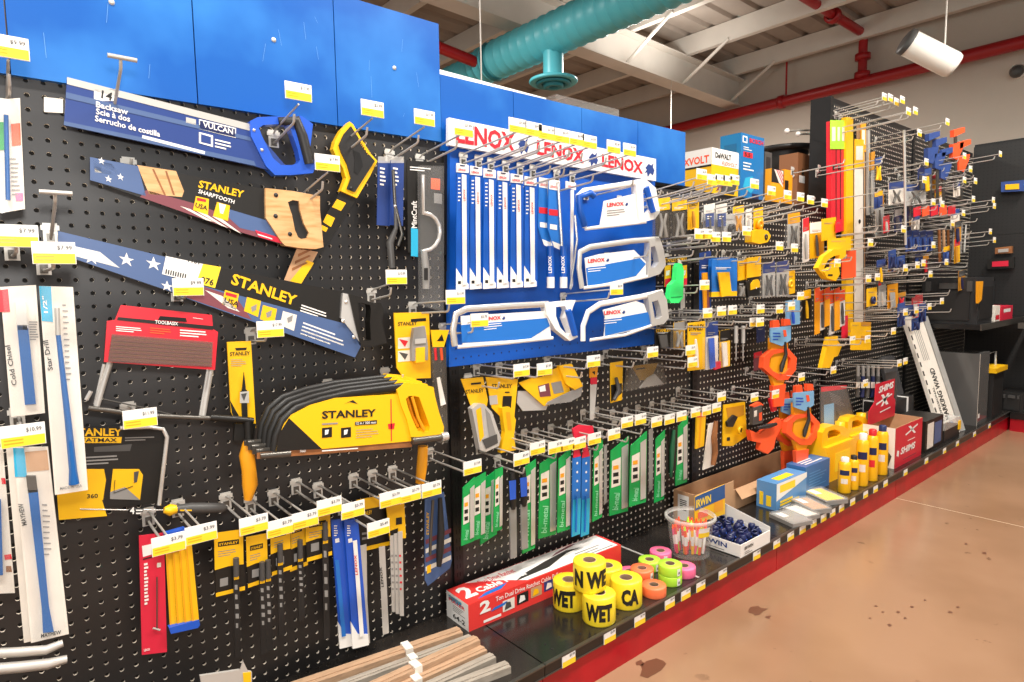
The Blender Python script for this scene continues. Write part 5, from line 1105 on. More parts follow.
# upper row
card('smoky blister with a driver set next to the blue board', 656, 198, 670, 239, r6, BLKP, YEL, SMOKE, (STEEL, 'grip'))
card('smoky blister with a driver set behind a yellow strip', 672, 198, 687, 239, r6, BLKP, YEL, SMOKE, (STEEL, 'grip'))
card('tall plain yellow card in the upper row', 688, 201, 699, 229, r6, YEL, None, None, (AMB, 'stick'), txt='STANLEY')
card('clear blister with blue label left of its twin', 704, 204, 715, 234, r6, SILV, CREAM, CLEAR, (GRYD, 'stick'))
card('clear blister with blue label beside the black tape disc', 716, 204, 727, 234, r6, SILV, CREAM, CLEAR, (GRYD, 'stick'))
for x0 in (706, 718): 
    b = MB(r6-.014); b.wp([(x0, 214), (x0+8, 213), (x0+8, 226), (x0, 227)], NAVY, .002); b.lines((x0+1, 219), (x0+6, 219), (x0+1, 215), 2, WHITE); one('blue_label', b, ('blue printed label inside the left clear blister', 'blue printed label inside the right clear blister')[x0 > 710], 'label')
card('round black tape disc on a clear card', 724, 214, 737, 236, r6-.01, SILV, None, CLEAR, (BLKR, 'disc'))
card('silver card with yellow bit set in the upper row', 733, 206, 744, 232, r6, SILV, YEL, CLEAR, (AMB, 'grip'))
card('narrow silver card with pale tool', 746, 209, 752, 240, r6, CREAM, None, CLEAR, (STEEL, 'stick'))
card('yellow card hanging above the yellow tape measure', 754, 208, 763, 232, r6, YEL, None, None, (ORY, 'disc'))
T = thing('tape_measure', 'yellow tape measure with a round black hub', 'tape measure', Y(762, 242, r6-.03)); b = MB(r6-.03); b.wp([(752, 231), (762, 229), (768, 231), (771, 236), (768, 242), (760, 244), (752, 242)], YEL, .03); b.build('case', T); b = MB(); b.lathe([(.004, .002), (.012, .002), (.012, 0)], Y(766, 237, r6-.03), BLKR, 14, (0, -1, 0)); b.build('hub', T)
card('clear card with orange bits and silver edges', 788, 213, 800, 247, r6, SILV, ORY, CLEAR, (DSTEEL, 'grip'))
card('tall narrow white card in the upper row', 803, 218, 809, 262, r6-.02, WHITE, RED, None, (STEEL, 'stick'))
card('yellow card with a dark folding tool in the upper row', 810, 222, 824, 258, r6-.02, YEL, WHITE, None, (GRYD, 'stick'))
# second row
card('black card with yellow and red photos beside the green tool', 664, 256, 688, 288, r6+.02, BLKP, BLKP, None, None, txt='STANLEY FATMAX', tm=YEL)
for q in range(3): b = MB(r6+.008); x0 = 664+q*8; b.wp([(x0+1, 266), (x0+7, 265), (x0+7, 286), (x0+1, 287)], YEL, .003); b.dec([(x0+1, 279), (x0+7, 278), (x0+7, 286), (x0+1, 287)], CRIM); b.dec([(x0+2, 271), (x0+6, 270), (x0+5, 275), (x0+2, 276)], WHITE, .0014); one('blade_sleeve_pack', b, 'small yellow and red blade sleeve on the black card', 'blade pack', 'yellow and red blade sleeves')
T = thing('safety_knife', 'neon green safety knife hanging in the second row', 'knife', Y(676, 303, r6-.02)); b = MB(r6-.02); b.wp([(679, 263), (682, 264), (684, 270), (683, 298), (679, 303), (671, 303), (669, 299), (671, 285), (676, 280), (677, 267)], NEON, .018); b.dec([(671, 297), (682, 296), (682, 297), (671, 298)], GRN); b.build('body', T); b = MB(r6-.015); b.wp([(679, 259), (681, 261), (682, 265), (678, 266)], CREAM, .003); b.build('tip', T)
b = MB(r6-.005); b.wp([(681, 288), (685, 288), (685, 308), (681, 309)], SILV, .003); one('steel_saw_strip', b, 'pale strip hanging behind the neon green knife', 'saw strip')
card('tall blue card with yellow and maroon tools', 700, 252, 711, 312, r6, LENB, NAVY, None, (ORY, 'blade'))
b = MB(r6-.012); b.ptube([(708, 288), (708, 308)], .006, MAROON, 8); one('maroon_driver', b, 'maroon handled driver on the tall blue card', 'screwdriver')
for q in range(3):
    dx = (2-q)*3; T = card('blue boxed plier set with a yellow base, in a stack of three', 712+dx*.0+(-dx), 259-dx*.2, 737-dx, 297-dx*.2, r6-.03+.016*(2-q), BLUE, None, None, (YEL, 'blade') if q == 2 else None, grp='blue boxed plier sets', sl=-1)
    b = MB(r6-.034+.016*(2-q)); b.wp([(712-dx, 292), (737-dx, 291), (737-dx, 296), (712-dx, 297)], YEL, .004); b.build('base_band', T)
card('short yellow card with red print beside the blue plier sets', 738, 260, 747, 281, r6, YEL, None, None, None)
card('wide yellow card over a black clip with round yellow dial', 747, 257, 761, 277, r6-.01, YEL, None, None, None)
T = thing('stud_finder', 'black clip tool with a half round yellow dial', 'tool', Y(755, 296, r6)); b = MB(r6-.01); b.wp([(746, 282), (760, 279), (760, 294), (748, 297)], BLKP, .012); b.build('body', T); b = MB(r6-.012); b.wp([(751, 290), (751, 284), (754, 280), (758, 279), (760, 282), (760, 287)], YEL, .004, r6-.013); b.build('dial', T); b = MB(); b.lathe([(0, .002), (.004, .002)], Y(756, 288, r6-.014), WHITE, 8, (0, -1, 0)); b.build('hub', T)
card('black handled tools on dark card under the short yellow card', 738, 280, 746, 297, r6, BLKP, None, SMOKE, (STEEL, 'grip'))
for q, x0 in enumerate((763, 777)):
    T = card('clear blister with a navy header and black grips', x0, 262-q, x0+12, 297-q, r6-.01, SILV, NAVY, CLEAR, (GRYD, 'grip'), grp='navy headed blisters')
b = MB(r6-.02); c = Y(790, 284, r6-.02); b.lathe([(.008, 0), (.018, 0), (.018, .008), (.008, .008), (.008, 0)], c, YEL, 18, (0, -1, 0)); one('tape_ring', b, 'yellow ring tool beside the navy headed blisters', 'tool')
card('yellow card behind the yellow ring tool', 787, 271, 795, 294, r6, YEL, None, None, None)
card('dark narrow tool card right of the yellow ring', 803, 290, 811, 320, r6, BLKP, YEL, None, (YEL, 'stick'))
card('pale blue card above the orange clamp', 786, 300, 800, 325, r6-.02, PALEB, None, None, (BLUM, 'stick'))
# third row
card('black card with a grey picture under the blue board corner', 655, 328, 672, 348, r6, BLKP, BLKP, None, (GRYD, 'blade'), txt='STANLEY', tm=YEL)
card('yellow and grey striped tool card in the third row', 674, 322, 685, 348, r6, YEL, GREY, SMOKE, (STEEL, 'grip'))
card('large plain yellow card in the third row', 688, 322, 705, 370, r6, YEL, None, None, (CREAM, 'stick'), txt='STANLEY')
card('white and blue bagged tool in the third row', 706, 322, 718, 369, r6, CREAM, NAVY, CLEAR, (BLUM, 'blade'))
card('yellow and clear bagged tool in the third row', 720, 330, 730, 367, r6, YEL, BLKP, CLEAR, (CREAM, 'blade'))
b = MB(r6-.01); b.wp([(714, 362), (721, 361), (721, 368), (715, 370)], CRIM, .006); one('red_clip', b, 'small red clip between the white and yellow bags', 'clip')
for q, x0 in enumerate((734, 741)): 
    T = thing('screwdriver', 'slim chrome screwdriver in a clear sleeve', 'screwdriver', Y(x0+2, 360, r6), 'chrome screwdrivers'); b = MB(r6); b.ptube([(x0+2, 326), (x0+2, 343)], .008, SILV, 8); b.build('handle', T); b = MB(r6); b.ptube([(x0+2, 342), (x0+2, 361)], .0025, CHROME, 6); b.build('shaft', T)
card('dim blue card low in the third row', 757, 325, 765, 342, -.03, NAVY, None, None, None); card('dim red handled tool in the third row', 754, 352, 762, 370, -.03, MAROON, RED, None, None)

# orange clamp saws
def orange_tool(cx, cy, k, label, y, blue=True):
    P = lambda pts: [(cx+a*k, cy+c*k) for a, c in pts]
    T = thing('orange_cutter', label, 'tool', Y(cx, cy+30*k, y), 'orange cutters')
    b = MB(y); b.ring(P([(-8, -12), (8, -14), (17, -4), (16, 8), (8, 18), (-2, 18), (-10, 12), (-17, 6), (-16, -5)]), P([(-6, -8), (5, -10), (11, -3), (10, 6), (5, 12), (-1, 12), (-7, 9), (-11, 4), (-10, -4)]), ORGR, .02); b.build('frame', T, 'orange plastic frame')
    b = MB(y+.006); b.wp(P([(-9, -24), (8, -26), (8, -8), (7, 12), (2, 26), (-5, 26), (-10, 10), (-9, -8)]), ORY, .014); b.build('body', T, 'amber body')
    b = MB(y-.006); b.ptube(P([(5, -20), (6, -8), (2, 4), (1, 10)]), [.005, .007, .010, .006], BLKR, 8); b.build('trigger', T, 'black trigger')
    b = MB(y+.002); b.wp(P([(-7, 24), (6, 22), (4, 44), (-6, 45)]), ORGR, .016); b.build('nose', T)
    if blue: b = MB(y-.004); b.wp(P([(-9, -34), (11, -36), (11, -22), (2, -16), (-9, -20)]), PALEB, .006); b.dec(P([(3, -32), (6, -32), (7, -26), (4, -25)]), ORGR); b.lines(P([(-7, -22)])[0], P([(1, -22)])[0], P([(-7, -31)])[0], 3, BLUM); b.build('label_sleeve', T); b = MB(y); b.wp(P([(-7, -41), (-1, -42), (0, -35), (-7, -34)]), ORGR, .014); b.build('jaw', T); b = MB(y); b.wp(P([(4, -43), (10, -43), (11, -37), (4, -36)]), ORGR, .014); b.build('jaw', T)
    return T
orange_tool(780, 362, 1.0, 'orange and amber cutter with a pale blue sleeve hanging highest', -.16)
orange_tool(803, 427, 1.0, 'orange and amber cutter with a pale blue sleeve by the brown carton', -.17)
orange_tool(790, 430, .9, 'orange and amber cutter half hidden behind its neighbour', -.12)
T = thing('orange_clamp', 'orange trigger clamp with black and grey jaws', 'clamp', Y(765, 455, -.15)); b = MB(-.15); b.wp([(750, 430), (760, 434), (772, 424), (780, 418), (783, 425), (776, 438), (774, 448), (768, 454), (760, 450), (761, 443), (752, 441)], ORGR, .02); b.build('body', T); b = MB(-.155); b.wp([(753, 408), (762, 405), (763, 423), (753, 425)], GRYD, .015); b.dec([(754, 411), (757, 410), (757, 416), (754, 417)], CREAM); b.dec([(759, 413), (762, 412), (762, 420), (759, 421)], ORGR); b.build('jaw', T); b = MB(-.16); b.ptube([(757, 428), (768, 426), (776, 424)], [.006, .010, .007], BLKR, 8); b.build('grip', T, 'black grip'); b = MB(-.152); b.wp([(752, 406), (760, 402), (764, 405), (755, 408)], ORGR, .014); b.build('jaw', T); b = MB(-.152); b.wp([(770, 399), (775, 397), (777, 410), (773, 412)], RED, .01); b.build('jaw', T)
hook(753, 322, .2, 'steel peg hook with tag above the highest orange cutter', 1, 0); hook(801, 377, .22, 'long steel peg hook with tag between the orange cutters', 0, 0); hook(833, 370, .2, 'steel peg hook with tag under the yellow bar clamps', 0, 0)
hook(786, 372, .18, 'plain steel peg hook left of the orange cutters', 0, 0, tagged=False)

# hooks of the third bay
HG = 'hooks of the third bay'
for row, lb, tl, L, dz in ((((701, 174.5), (711.5, 180), (719.5, 180), (727, 181), (734, 180), (754, 184), (771, 191), (787, 195), (800, 197), (810, 200), (824, 203)), 'steel peg hook with price tag in front of the power tool boxes', 7, .27, .006),
                       (((699, 234), (707, 234), (715, 237), (726, 237), (746, 231), (779, 246), (794, 248)), 'steel peg hook with price tag along the upper row of cards', 2, .24, 0),
                       (((704, 285), (707, 313), (721, 311), (732, 310), (760, 309), (779, 309), (791, 306), (800, 296), (759.5, 322)), 'steel peg hook with price tag along the third row of cards', 1, .22, 0)):
    for px_, py_ in row: hook(px_, py_, L, lb, tl, dz, group=HG)
for px_, py_ in ((690, 190), (698, 187), (706, 192), (716, 190), (742, 196), (760, 203), (776, 207), (790, 211)): hook(px_, py_, .24, 'plain steel peg hook in front of the power tool boxes', 4, 0, tagged=False, group=HG)
for px_, py_ in ((700, 247), (712, 250), (724, 248), (738, 250), (752, 252), (766, 254), (780, 255), (795, 258), (808, 262)): hook(px_, py_, .24, 'plain steel peg hook between the upper and second rows', 3, 0, tagged=False, group=HG)
for px_, py_ in ((694, 322), (715, 320), (740, 318), (762, 316), (784, 313), (808, 305)): hook(px_, py_, .24, 'plain steel peg hook over the third row of cards', 1, 0, tagged=False, group=HG)
for px_, py_ in ((690, 350), (692, 362)): hook(px_, py_, .2, 'steel peg hook with tag low in front of the large yellow card', 0, 0, group=HG)

# ------------------------------------------------------------------ tall bay: levels, clamps
def level(label, x0, x1, yt, yb, m, top=None, yv=-.05, vial=True, bot=None):
    T = thing('spirit_level', label, 'level', Y((x0+x1)/2, yb, yv)); b = MB(yv); xb = (x0+x1)/2-x0
    b.wp([(x0, yt), (x1, yt+.6), (x1+(bot or 0), yb), (x0+(bot or 0), yb)], m, .022); b.dec([(x1-.7, yt), (x1, yt), (x1, yb), (x1-.7, yb)], BLKP); b.build('beam', T)
    if top: b = MB(yv-.003); b.wp([(x0, yt-1), (x1, yt-.4), (x1, yt+28), (x0, yt+28)], top, .004); b.dec([(x0+1, yt+6), (x1-1, yt+6), (x1-1, yt+20), (x0+1, yt+20)], CREAM); b.build('sleeve', T, 'printed end sleeve')
    if vial: b = MB(yv-.002); c = Y((x0+x1)/2, yt+(yb-yt)*.42, yv-.001); b.lathe([(0, .003), (.010, .003), (.012, 0)], c, BLKP, 12, (0, -1, 0)); b.build('vial', T); 
    return T
level('red spirit level with lime sleeve next to the black post', 831, 836.5, 121, 232, RED, LIME, -.07)
level('red spirit level with lime sleeve and a dark vial', 836.5, 841, 121, 232, RED, LIME, -.06)
level('red spirit level with lime sleeve touching the yellow level', 841, 845.5, 121, 231, RED, LIME, -.05, False)
level('long plain yellow spirit level', 846, 854, 117, 336, YEL, None, -.06, False, 0)
level('long pale wooden level hanging beside the yellow level', 855, 864, 140, 334, CREAM, YEL, -.06)
level('amber topped slim level behind the pale wooden one', 861, 866, 124, 338, KRAFT, ORY, -.04, False)
level('slim grey steel rule beside the levels', 868, 871, 130, 215, SILV, None, -.04, False)
card('pale clear pack beside the levels', 869, 152, 875, 212, -.04, GREY, AMB, CLEAR, (STEEL, 'stick'))
card('grey box pack with yellow cap beside the levels', 876, 195, 884, 236, -.1, SILV, AMB, CLEAR, (DSTEEL, 'stick'))
T = thing('yellow_clamp', 'big yellow angled clamp hanging in front of the levels', 'clamp', Y(830, 281, -.24)); b = MB(-.24)
b.ring([(818, 268), (824, 256), (834, 249), (846, 249), (846, 256), (838, 262), (840, 274), (836, 281), (826, 279)], [(824, 268), (828, 260), (834, 256), (840, 255), (840, 258), (834, 262), (834, 268), (832, 272), (828, 272)], YEL, .02); b.build('jaw', T)
b = MB(-.245); b.wp([(824, 272), (832, 267), (839, 272), (836, 281), (827, 278)], YEL, .02); b.lines((828, 276), (835, 276), (828, 272), 1, INK); b.build('head', T)
for q, (x0, y0, x1, y1, m, lb) in enumerate(((828, 238, 851, 251, YEL, 'yellow printed pack above the big yellow clamp'), (842, 251, 856, 278, ORG, 'orange paddle shaped card before the yellow level'), (836, 220, 842, 232, RED, 'short red card under the red levels'), (822, 218, 836, 240, YEL, 'yellow tool head above the yellow printed pack'))): card(lb, x0, y0, x1, y1, -.22+.01*q, m, None, None, None)
for q in range(6): card('orange and white striped pack in a close row', 815+q*5, 288+(q % 2)*2, 820+q*5, 334-(q % 3)*4, -.16+.01*(q % 2), WHITE if q % 2 else ORY, ORG, None, (GRYD, 'stick') if q % 2 else None, grp='orange and white packs')
card('red end pack beside the orange and white packs', 842, 316, 848, 338, -.15, CRIM, None, None, None)
T = thing('bar_clamp', 'pair of yellow bar clamp jaws hanging folded', 'clamp', Y(833, 366, -.15)); b = MB(-.15); b.wp([(829, 337), (838, 336), (836, 352), (830, 368), (822, 368)], YEL, .02); b.build('jaw', T); b = MB(-.14); b.wp([(836, 338), (842, 346), (838, 356), (832, 358)], YEL, .016); b.build('jaw', T)
card('dark blue bottle shaped pack under the tags', 867, 288, 877, 306, -.2, YEL, None, None, (NAVYD, 'disc')); card('silver pump shaped pack under the tags', 879, 285, 886, 306, -.2, SILV, None, CLEAR, (STEEL, 'stick')); card('silver and amber pack right of the silver pump', 888, 284, 898, 308, -.2, ORY, None, None, (SILV, 'blade'))
for q in range(4): card('yellow printed pack in a low block', 851+(q % 2)*10, 322+(q//2)*14, 861+(q % 2)*10, 336+(q//2)*14, -.18, YEL, AMB if q % 2 else None, None, None, grp='yellow packs in a block', sl=0)
T = thing('square_pack', 'grey clear blister with a red top and a dark triangular square', 'tool pack', Y(838, 448, -.13)); b = MB(-.13); b.wp([(821, 387), (847, 385), (854, 415), (853, 440), (822, 449)], GRYD, .004); b.dec([(821, 387), (847, 385), (846, 389), (821, 392)], RED); b.dec([(824, 405), (834, 403), (834, 428), (824, 431)], PALEB); b.lines((832, 402), (846, 408), (829, 391), 6, GREY, .3); b.dec([(836, 410), (853, 432), (836, 438)], BLKP); b.build('card', T); b = MB(-.145); b.wp([(822, 388), (846, 386), (853, 415), (852, 438), (823, 447)], CLEAR, .012); b.build('blister', T)
for q in range(5): 
    x0 = 856+q*5; T = thing('marker_tube', 'dark capped marker tube with a white band', 'marker', Y(x0+2, 398, -.17), 'marker tubes on hooks'); b = MB(-.17); b.ptube([(x0+2, 366), (x0+2, 376)], .008, GREY, 8); b.build('cap', T); b = MB(-.17); b.ptube([(x0+2, 376), (x0+1, 397)], .010, NAVYD if q % 2 else GRYD, 8); b.dec([(x0, 382), (x0+4, 382), (x0+4, 388), (x0, 388)], CREAM, .011); b.build('barrel', T)
card('dark blister with an orange tip beyond the red shim sign', 886, 372, 897, 406, -.15, GRYD, None, SMOKE, (ORG, 'stick'))

# clamps and bagged goods of the last bay
DN = mat('dull_blue', '#2f4a8a', .45)
def fclamp(label, x, yt, yb, m, y):
    T = thing('bar_clamp', label, 'clamp', Y(x, yb, y), 'bar clamps of the last bay'); b = MB(y); b.wp([(x-1.2, yt), (x+1.2, yt), (x+1.2, yb), (x-1.2, yb)], DSTEEL, .006); b.build('bar', T); b = MB(y-.004); b.wp([(x-2, yt), (x+9, yt-3), (x+9, yt+2), (x-2, yt+7)], m, .02); b.build('jaw', T); b = MB(y-.004); b.wp([(x-3, yt+14), (x+8, yt+12), (x+7, yt+18), (x+2, yt+30), (x-3, yt+28)], m, .02); b.build('grip', T)
for x, yt, yb, m, lb in ((931, 134, 200, DN, 'blue bar clamp hanging at the edge of the last bay'), (938, 140, 205, DN, 'blue bar clamp with a long bar in the last bay'), (944, 150, 208, DN, 'blue bar clamp low among the hooks of the last bay'), (956, 130, 190, ORG, 'orange bar clamp highest in the last bay'), (962, 142, 200, ORG, 'orange bar clamp beneath the highest one')): fclamp(lb, x, yt, yb, m, -.22)
card('clear and white bagged hardware under the steel rule', 889, 182, 904, 204, -.22, CREAM, NAVY, CLEAR, (DSTEEL, 'grip')); card('clear and blue bagged hardware in the last bay', 906, 184, 926, 205, -.22, SILV, DN, CLEAR, (DSTEEL, 'grip'))
for q in range(5): card('small red handled clip in a level row', 914+q*8.6, 207-q*.3, 921+q*8.6, 216-q*.3, -.24, ORGR if q % 2 else RED, None, None, None, grp='red clips in a row')
for q in range(4): card('dark blue file pouch in a block of four', 906+q*7, 231, 912+q*7, 251, -.22, DN, NAVYD, None, (NAVYD, 'stick'), grp='dark blue file pouches')
for q, m in enumerate((WOODB, KRAFT, WOODB)): b = MB(-.2); b.ptube([(939+q*4.5, 230), (940+q*4.5, 262)], .008, m, 8); one('copper_tube', b, 'brown tube handle hanging next to the blue pouches', 'tool handle', 'brown tube handles')
for q in range(4): b = MB(-.2); b.ptube([(954+q*4, 222+q), (952+q*4, 258-q*2)], [.004, .007], SILV if q % 2 else GREY, 8); one('steel_chisel', b, 'pale steel tool hanging at the end of the last bay', 'chisel', 'pale steel tools')
for q, (x0, y0, x1, y1) in enumerate(((889, 250, 896, 268), (897, 256, 905, 268), (905, 305, 918, 316), (898, 303, 905, 326), (912, 318, 920, 330), (919, 303, 926, 322))): card('dull blue C clamp hung among low hooks of the last bay', x0, y0, x1, y1, -.25, DN, None, None, (NAVYD, 'grip'), grp='dull blue C clamps')
T4 = [((884, 97), .24), ((890, 98), .25), ((896, 102), .26), ((902, 100), .28), ((908, 111.5), .34), ((915, 111), .34), ((919, 133), .3), ((947, 122), .34), ((926, 162), .3), ((924, 180), .3), ((933, 202), .3), ((942, 204), .3), ((964, 156), .34), ((970, 169), .34), ((1000, 154), .36), ((975, 181), .34), ((964, 180), .34), ((973, 199), .34), ((963, 213), .34), ((993, 200), .36), ((994, 206), .36), ((990, 231.5), .36), ((994, 240), .36), ((952, 223), .32), ((903, 229), .32), ((933, 245), .32), ((946, 262), .32), ((905, 268), .32), ((917, 265), .32), ((923, 263), .32), ((930, 274), .32), ((941.5, 301), .34), ((929, 306.5), .32), ((916, 310), .32), ((905, 312), .32), ((870, 242.5), .3), ((837, 263), .3), ((868, 278.5), .28), ((877, 277), .28), ((893, 331), .3), ((867, 339), .28), ((852, 340), .26), ((905, 361), .3), ((899, 363), .3), ((865, 383), .24)]
for (px_, py_), L in T4: hook(px_, py_, L, 'long steel peg hook with a pale tag crowded on the tall bays', 3, 0, group='long hooks of the tall bays', price='')
r_ = random.Random(3)
for q in range(46):
    px_ = r_.uniform(850, 985); lo = 135+(px_-850)*.27; py_ = r_.uniform(lo, 325-(px_-850)*.15); hook(px_, py_, r_.choice((.26, .32)), 'plain long steel peg hook crowded on the tall bays', 3, 0, tagged=False, group='long hooks of the tall bays')
b = MB(-.30); b.ptube([(904, 130), (905, 180), (905.5, 245)], .006, SILV, 6); one('hanging_rod', b, 'thin pale steel rod hanging upright in front of the last bay', 'rod')
CW = [DN, NAVYD, GRYD, CREAM, SILV, YEL, RED, AMB, DN, SMOKE]
r_ = random.Random(12)
for q in range(30):
    px_ = r_.uniform(874, 962); lo = 150+(px_-870)*.3; py_ = r_.uniform(lo, 300); w_ = r_.uniform(5, 9); m1 = CW[q % 10]
    card('small carded tool crowded among the long hooks of the last bays', px_, py_, px_+w_, py_+r_.uniform(13, 24), r_.uniform(-.12, -.26), m1, CW[(q*3+1) % 10], None, (CW[(q*7+2) % 10], ('stick', 'grip', 'blade')[q % 3]), grp='small tools of the last bays')
# a pair of pegs poking out of the left side of the tall post
for q, (px_, py_) in enumerate(((787, 131), (798, 134))):
    a = Y(px_, py_, .16); b = MB(); b.tube([a, Y(px_+26, py_-1+q, .16)], .005, STEEL, 6); b.ball(a, .014, WHITE, 8); one('side_peg', b, 'white capped peg jutting from behind the tall post', 'peg', 'pegs behind the tall post')
for q, (px_, py_) in enumerate(((792, 176), (796, 181))):
    a = Y(px_, py_, .16); b = MB(); b.tube([a, Y(px_+20, py_-1+q, .16)], .005, STEEL, 6); b.ball(a, .012, WHITE, 8); one('side_peg', b, 'white capped peg low behind the tall post', 'peg', 'low pegs behind the tall post')
# ------------------------------------------------------------------ boxes on top of the third bay
def ybox(label, name, x0, x1, yt, y, depth, m, z=ZT, cat='box'):
    """box standing on the top shelf, front face parallel to the board at depth y"""
    a = Y(x0, 200, y); c = Y(x1, 200, y); t = Y(x0, yt, y).z
    T = thing(name, label, cat, (a.x, y, z)); bx = Box.__new__(Box); bx.A = Vector((a.x, y, z)); bx.U = Vector((c.x-a.x, 0, 0)); bx.V = Vector((0, 0, t-z)); bx.W = Vector((0, depth, 0)); return T, bx
T, bx = ybox('yellow and white power tool carton with black lettering', 'tool_carton', 711, 739, 147, .06, .22, YEL)
b = MB(); bx.solid(b, YEL); bx.quad(b, 'f', 0, .66, 1, 1, WHITE); bx.text(b, 'f', 'DeWALT', .12, .80, .68, .92, INK, .04); bx.text(b, 'f', 'FLEXVOLT', .35, .68, .9, .76, ORG, .02, shear=.3); bx.quad(b, 'l', 0, .66, 1, 1, WHITE); bx.text(b, 'l', 'FLEXVOLT', .15, .7, .95, .86, ORG, .03); bx.quad(b, 'l', 0, .62, 1, .66, BLKP); bx.poly(b, 'f', [(.3, .1), (.8, .1), (.9, .3), (.5, .45)], GRYD); bx.poly(b, 'f', [(.15, .12), (.4, .2), (.35, .35)], MAROON); b.build('carton', T)
T, bx = ybox('tall blue power tool carton with white lettering', 'tool_carton', 740, 763, 132, .05, .10, mat('bosch_blue', '#0b6fae', .4))
m_ = mat('bosch_blue', '#0b6fae', .4); b = MB(); bx.solid(b, m_); bx.text(b, 'f', 'BOSCH', .35, .88, .95, .95, RED, .03); bx.quad(b, 'f', .06, .86, .26, .96, WHITE); bx.quad(b, 'f', .1, .88, .22, .94, m_, .0014); bx.bars(b, 'f', .1, .76, .45, .82, 2, WHITE); bx.quad(b, 'f', .1, .65, .5, .73, RED); bx.text(b, 'f', '5.5', .15, .66, .4, .72, INK, .03); bx.bars(b, 'f', .1, .46, .55, .6, 3, WHITE); bx.poly(b, 'f', [(.1, .2), (.45, .12), (.7, .25), (.5, .38), (.2, .34)], CYAN); bx.quad(b, 'f', .5, .02, .8, .12, NAVYD); bx.quad(b, 'l', .2, .6, .8, .85, mat('bosch_dark', '#0a5d95', .4)); b.build('carton', T)
T, bx = ybox('dark grey tool case standing beside the tall blue carton', 'tool_case', 764, 771, 151, .05, .2, GRYD); b = MB(); bx.solid(b, GRYD); bx.quad(b, 'f', .2, .1, .8, .9, BLKR); b.build('case', T)
T, bx = ybox('small yellow carton with a striped flag print', 'tool_carton', 771, 783, 168, .02, .2, ORY); b = MB(); bx.solid(b, ORY); bx.quad(b, 'f', 0, .6, 1, 1, BLKP); bx.poly(b, 'f', [(.2, .98), (.95, .98), (.95, .5), (.6, .62)], CREAM); 
for q in range(3): bx.poly(b, 'f', [(.35+q*.15, .98), (.43+q*.15, .98), (.95, .6-q*.0+.12*q), (.95, .55+.12*q)], CRIM, .0014)
b.build('carton', T)
T, bx = ybox('small yellow carton standing next to the black bucket', 'tool_carton', 784, 792, 169, .04, .2, ORY); b = MB(); bx.solid(b, ORY); bx.quad(b, 'f', .05, .2, .5, .7, BLKP); b.build('carton', T)
c = Y(783, 200, .32); c.z = ZT; T = thing('black_bucket', 'black wide rimmed bucket standing behind the cartons', 'bucket', c); zt = Y(783, 149, .32).z-ZT; b = MB(); b.lathe([(0, 0), (.10, 0), (.125, zt-.02)], c, BLKR, 28); b.build('body', T); b = MB(); b.lathe([(.125, zt-.025), (.165, zt-.02), (.168, zt), (.13, zt), (.12, zt-.05)], c, BLKR, 28); b.build('rim', T)
T, bx = ybox('brown cardboard carton leaning by the tall post', 'brown_carton', 797, 811, 152, .14, .1, WOODB); b = MB(); bx.solid(b, mat('carton_brown', '#8a5a38', .6)); bx.quad(b, 'f', .1, .5, .5, .62, WHITE); bx.poly(b, 'f', [(.25, .65), (.4, .62), (.45, .72), (.3, .74)], BLKP); b.build('carton', T)
T, bx = ybox('dark carton lying flat behind the yellow and white carton', 'tool_carton', 693, 712, 160, .26, .1, BLKR); b = MB(); bx.solid(b, GRYD); b.build('carton', T)
# clear organiser on top of the blue header
a = Y(556, 113, .16); T = thing('organiser_box', 'clear organiser box with pink contents on top of the header', 'box', (a.x, .16, a.z)); e = Y(619, 118, .16)
b = MB(); b.box((a.x, .16, ZT+.012), (e.x, .30, a.z-.05), GRYD); b.build('riser', T); b = MB(); b.box((a.x, .16, a.z-.05), (e.x, .30, Y(560, 95, .16).z), CLEART); b.build('case', T)
for q in range(5): b = MB(); x = a.x+.03+q*(e.x-a.x-.06)/5; b.box((x, .19, a.z-.045), (x+.03, .27, a.z+.012), PINK if q < 2 else GREY); b.build('contents', T)

# ------------------------------------------------------------------ deck goods beyond the blue cartons
GLUE = mat('glue_yellow', '#fbbd13', .35)
def bottle(px_, py_, top, r, capm, label, band=NAVYD, grp='yellow glue bottles'):
    c = Z(px_, py_, DZK); d = ray(px_, top); h = CAM.z+d.z*((Vector((c.x, c.y, 0))-Vector((CAM.x, CAM.y, 0))).dot(Vector((d.x, d.y, 0)))/(d.x*d.x+d.y*d.y))-DZK
    T = thing('glue_bottle', label, 'bottle', c, grp); b = MB(); b.lathe([(0, 0), (r*.95, 0), (r, .004), (r, h*.80), (r*.85, h*.86), (r*.5, h*.89)], c, GLUE, 18); b.build('body', T)
    b = MB(); b.lathe([(r*.62, h*.88), (r*.62, h*.985), (r*.5, h), (0, h)], c, capm, 16); b.build('cap', T, None)
    b = MB(); a = toward(c); P = [(a+(u-.5)*1.5, w) for u in (0, .25, .5, .75, 1) for w in (.52, .66)]; b.add([c+Vector((math.cos(q)*(r+.0008), math.sin(q)*(r+.0008), h*w)) for q, w in P], [(2*i, 2*i+1, 2*i+3, 2*i+2) for i in range(4)], band); b.build('label_band', T); b = MB()
    P = [(a+(u-.5)*1.0, w) for u in (0, .5, 1) for w in (.28, .42)]; b.add([c+Vector((math.cos(q)*(r+.0008), math.sin(q)*(r+.0008), h*w)) for q, w in P], [(0, 1, 3, 2), (2, 3, 5, 4)], CREAM if capm is not REDC else RED); b.build('small_label', T)
REDC = mat('cap_red', '#d3262b', .4); NVC = mat('cap_navy', '#22305f', .4)
bottle(844, 492, 457, .026, WHITE, 'short yellow glue bottle with a white cap')
bottle(853, 489, 455, .021, BLKR, 'short slim yellow glue bottle with a black cap')
bottle(861.5, 485, 433, .026, WHITE, 'tall yellow glue bottle with a white cap')
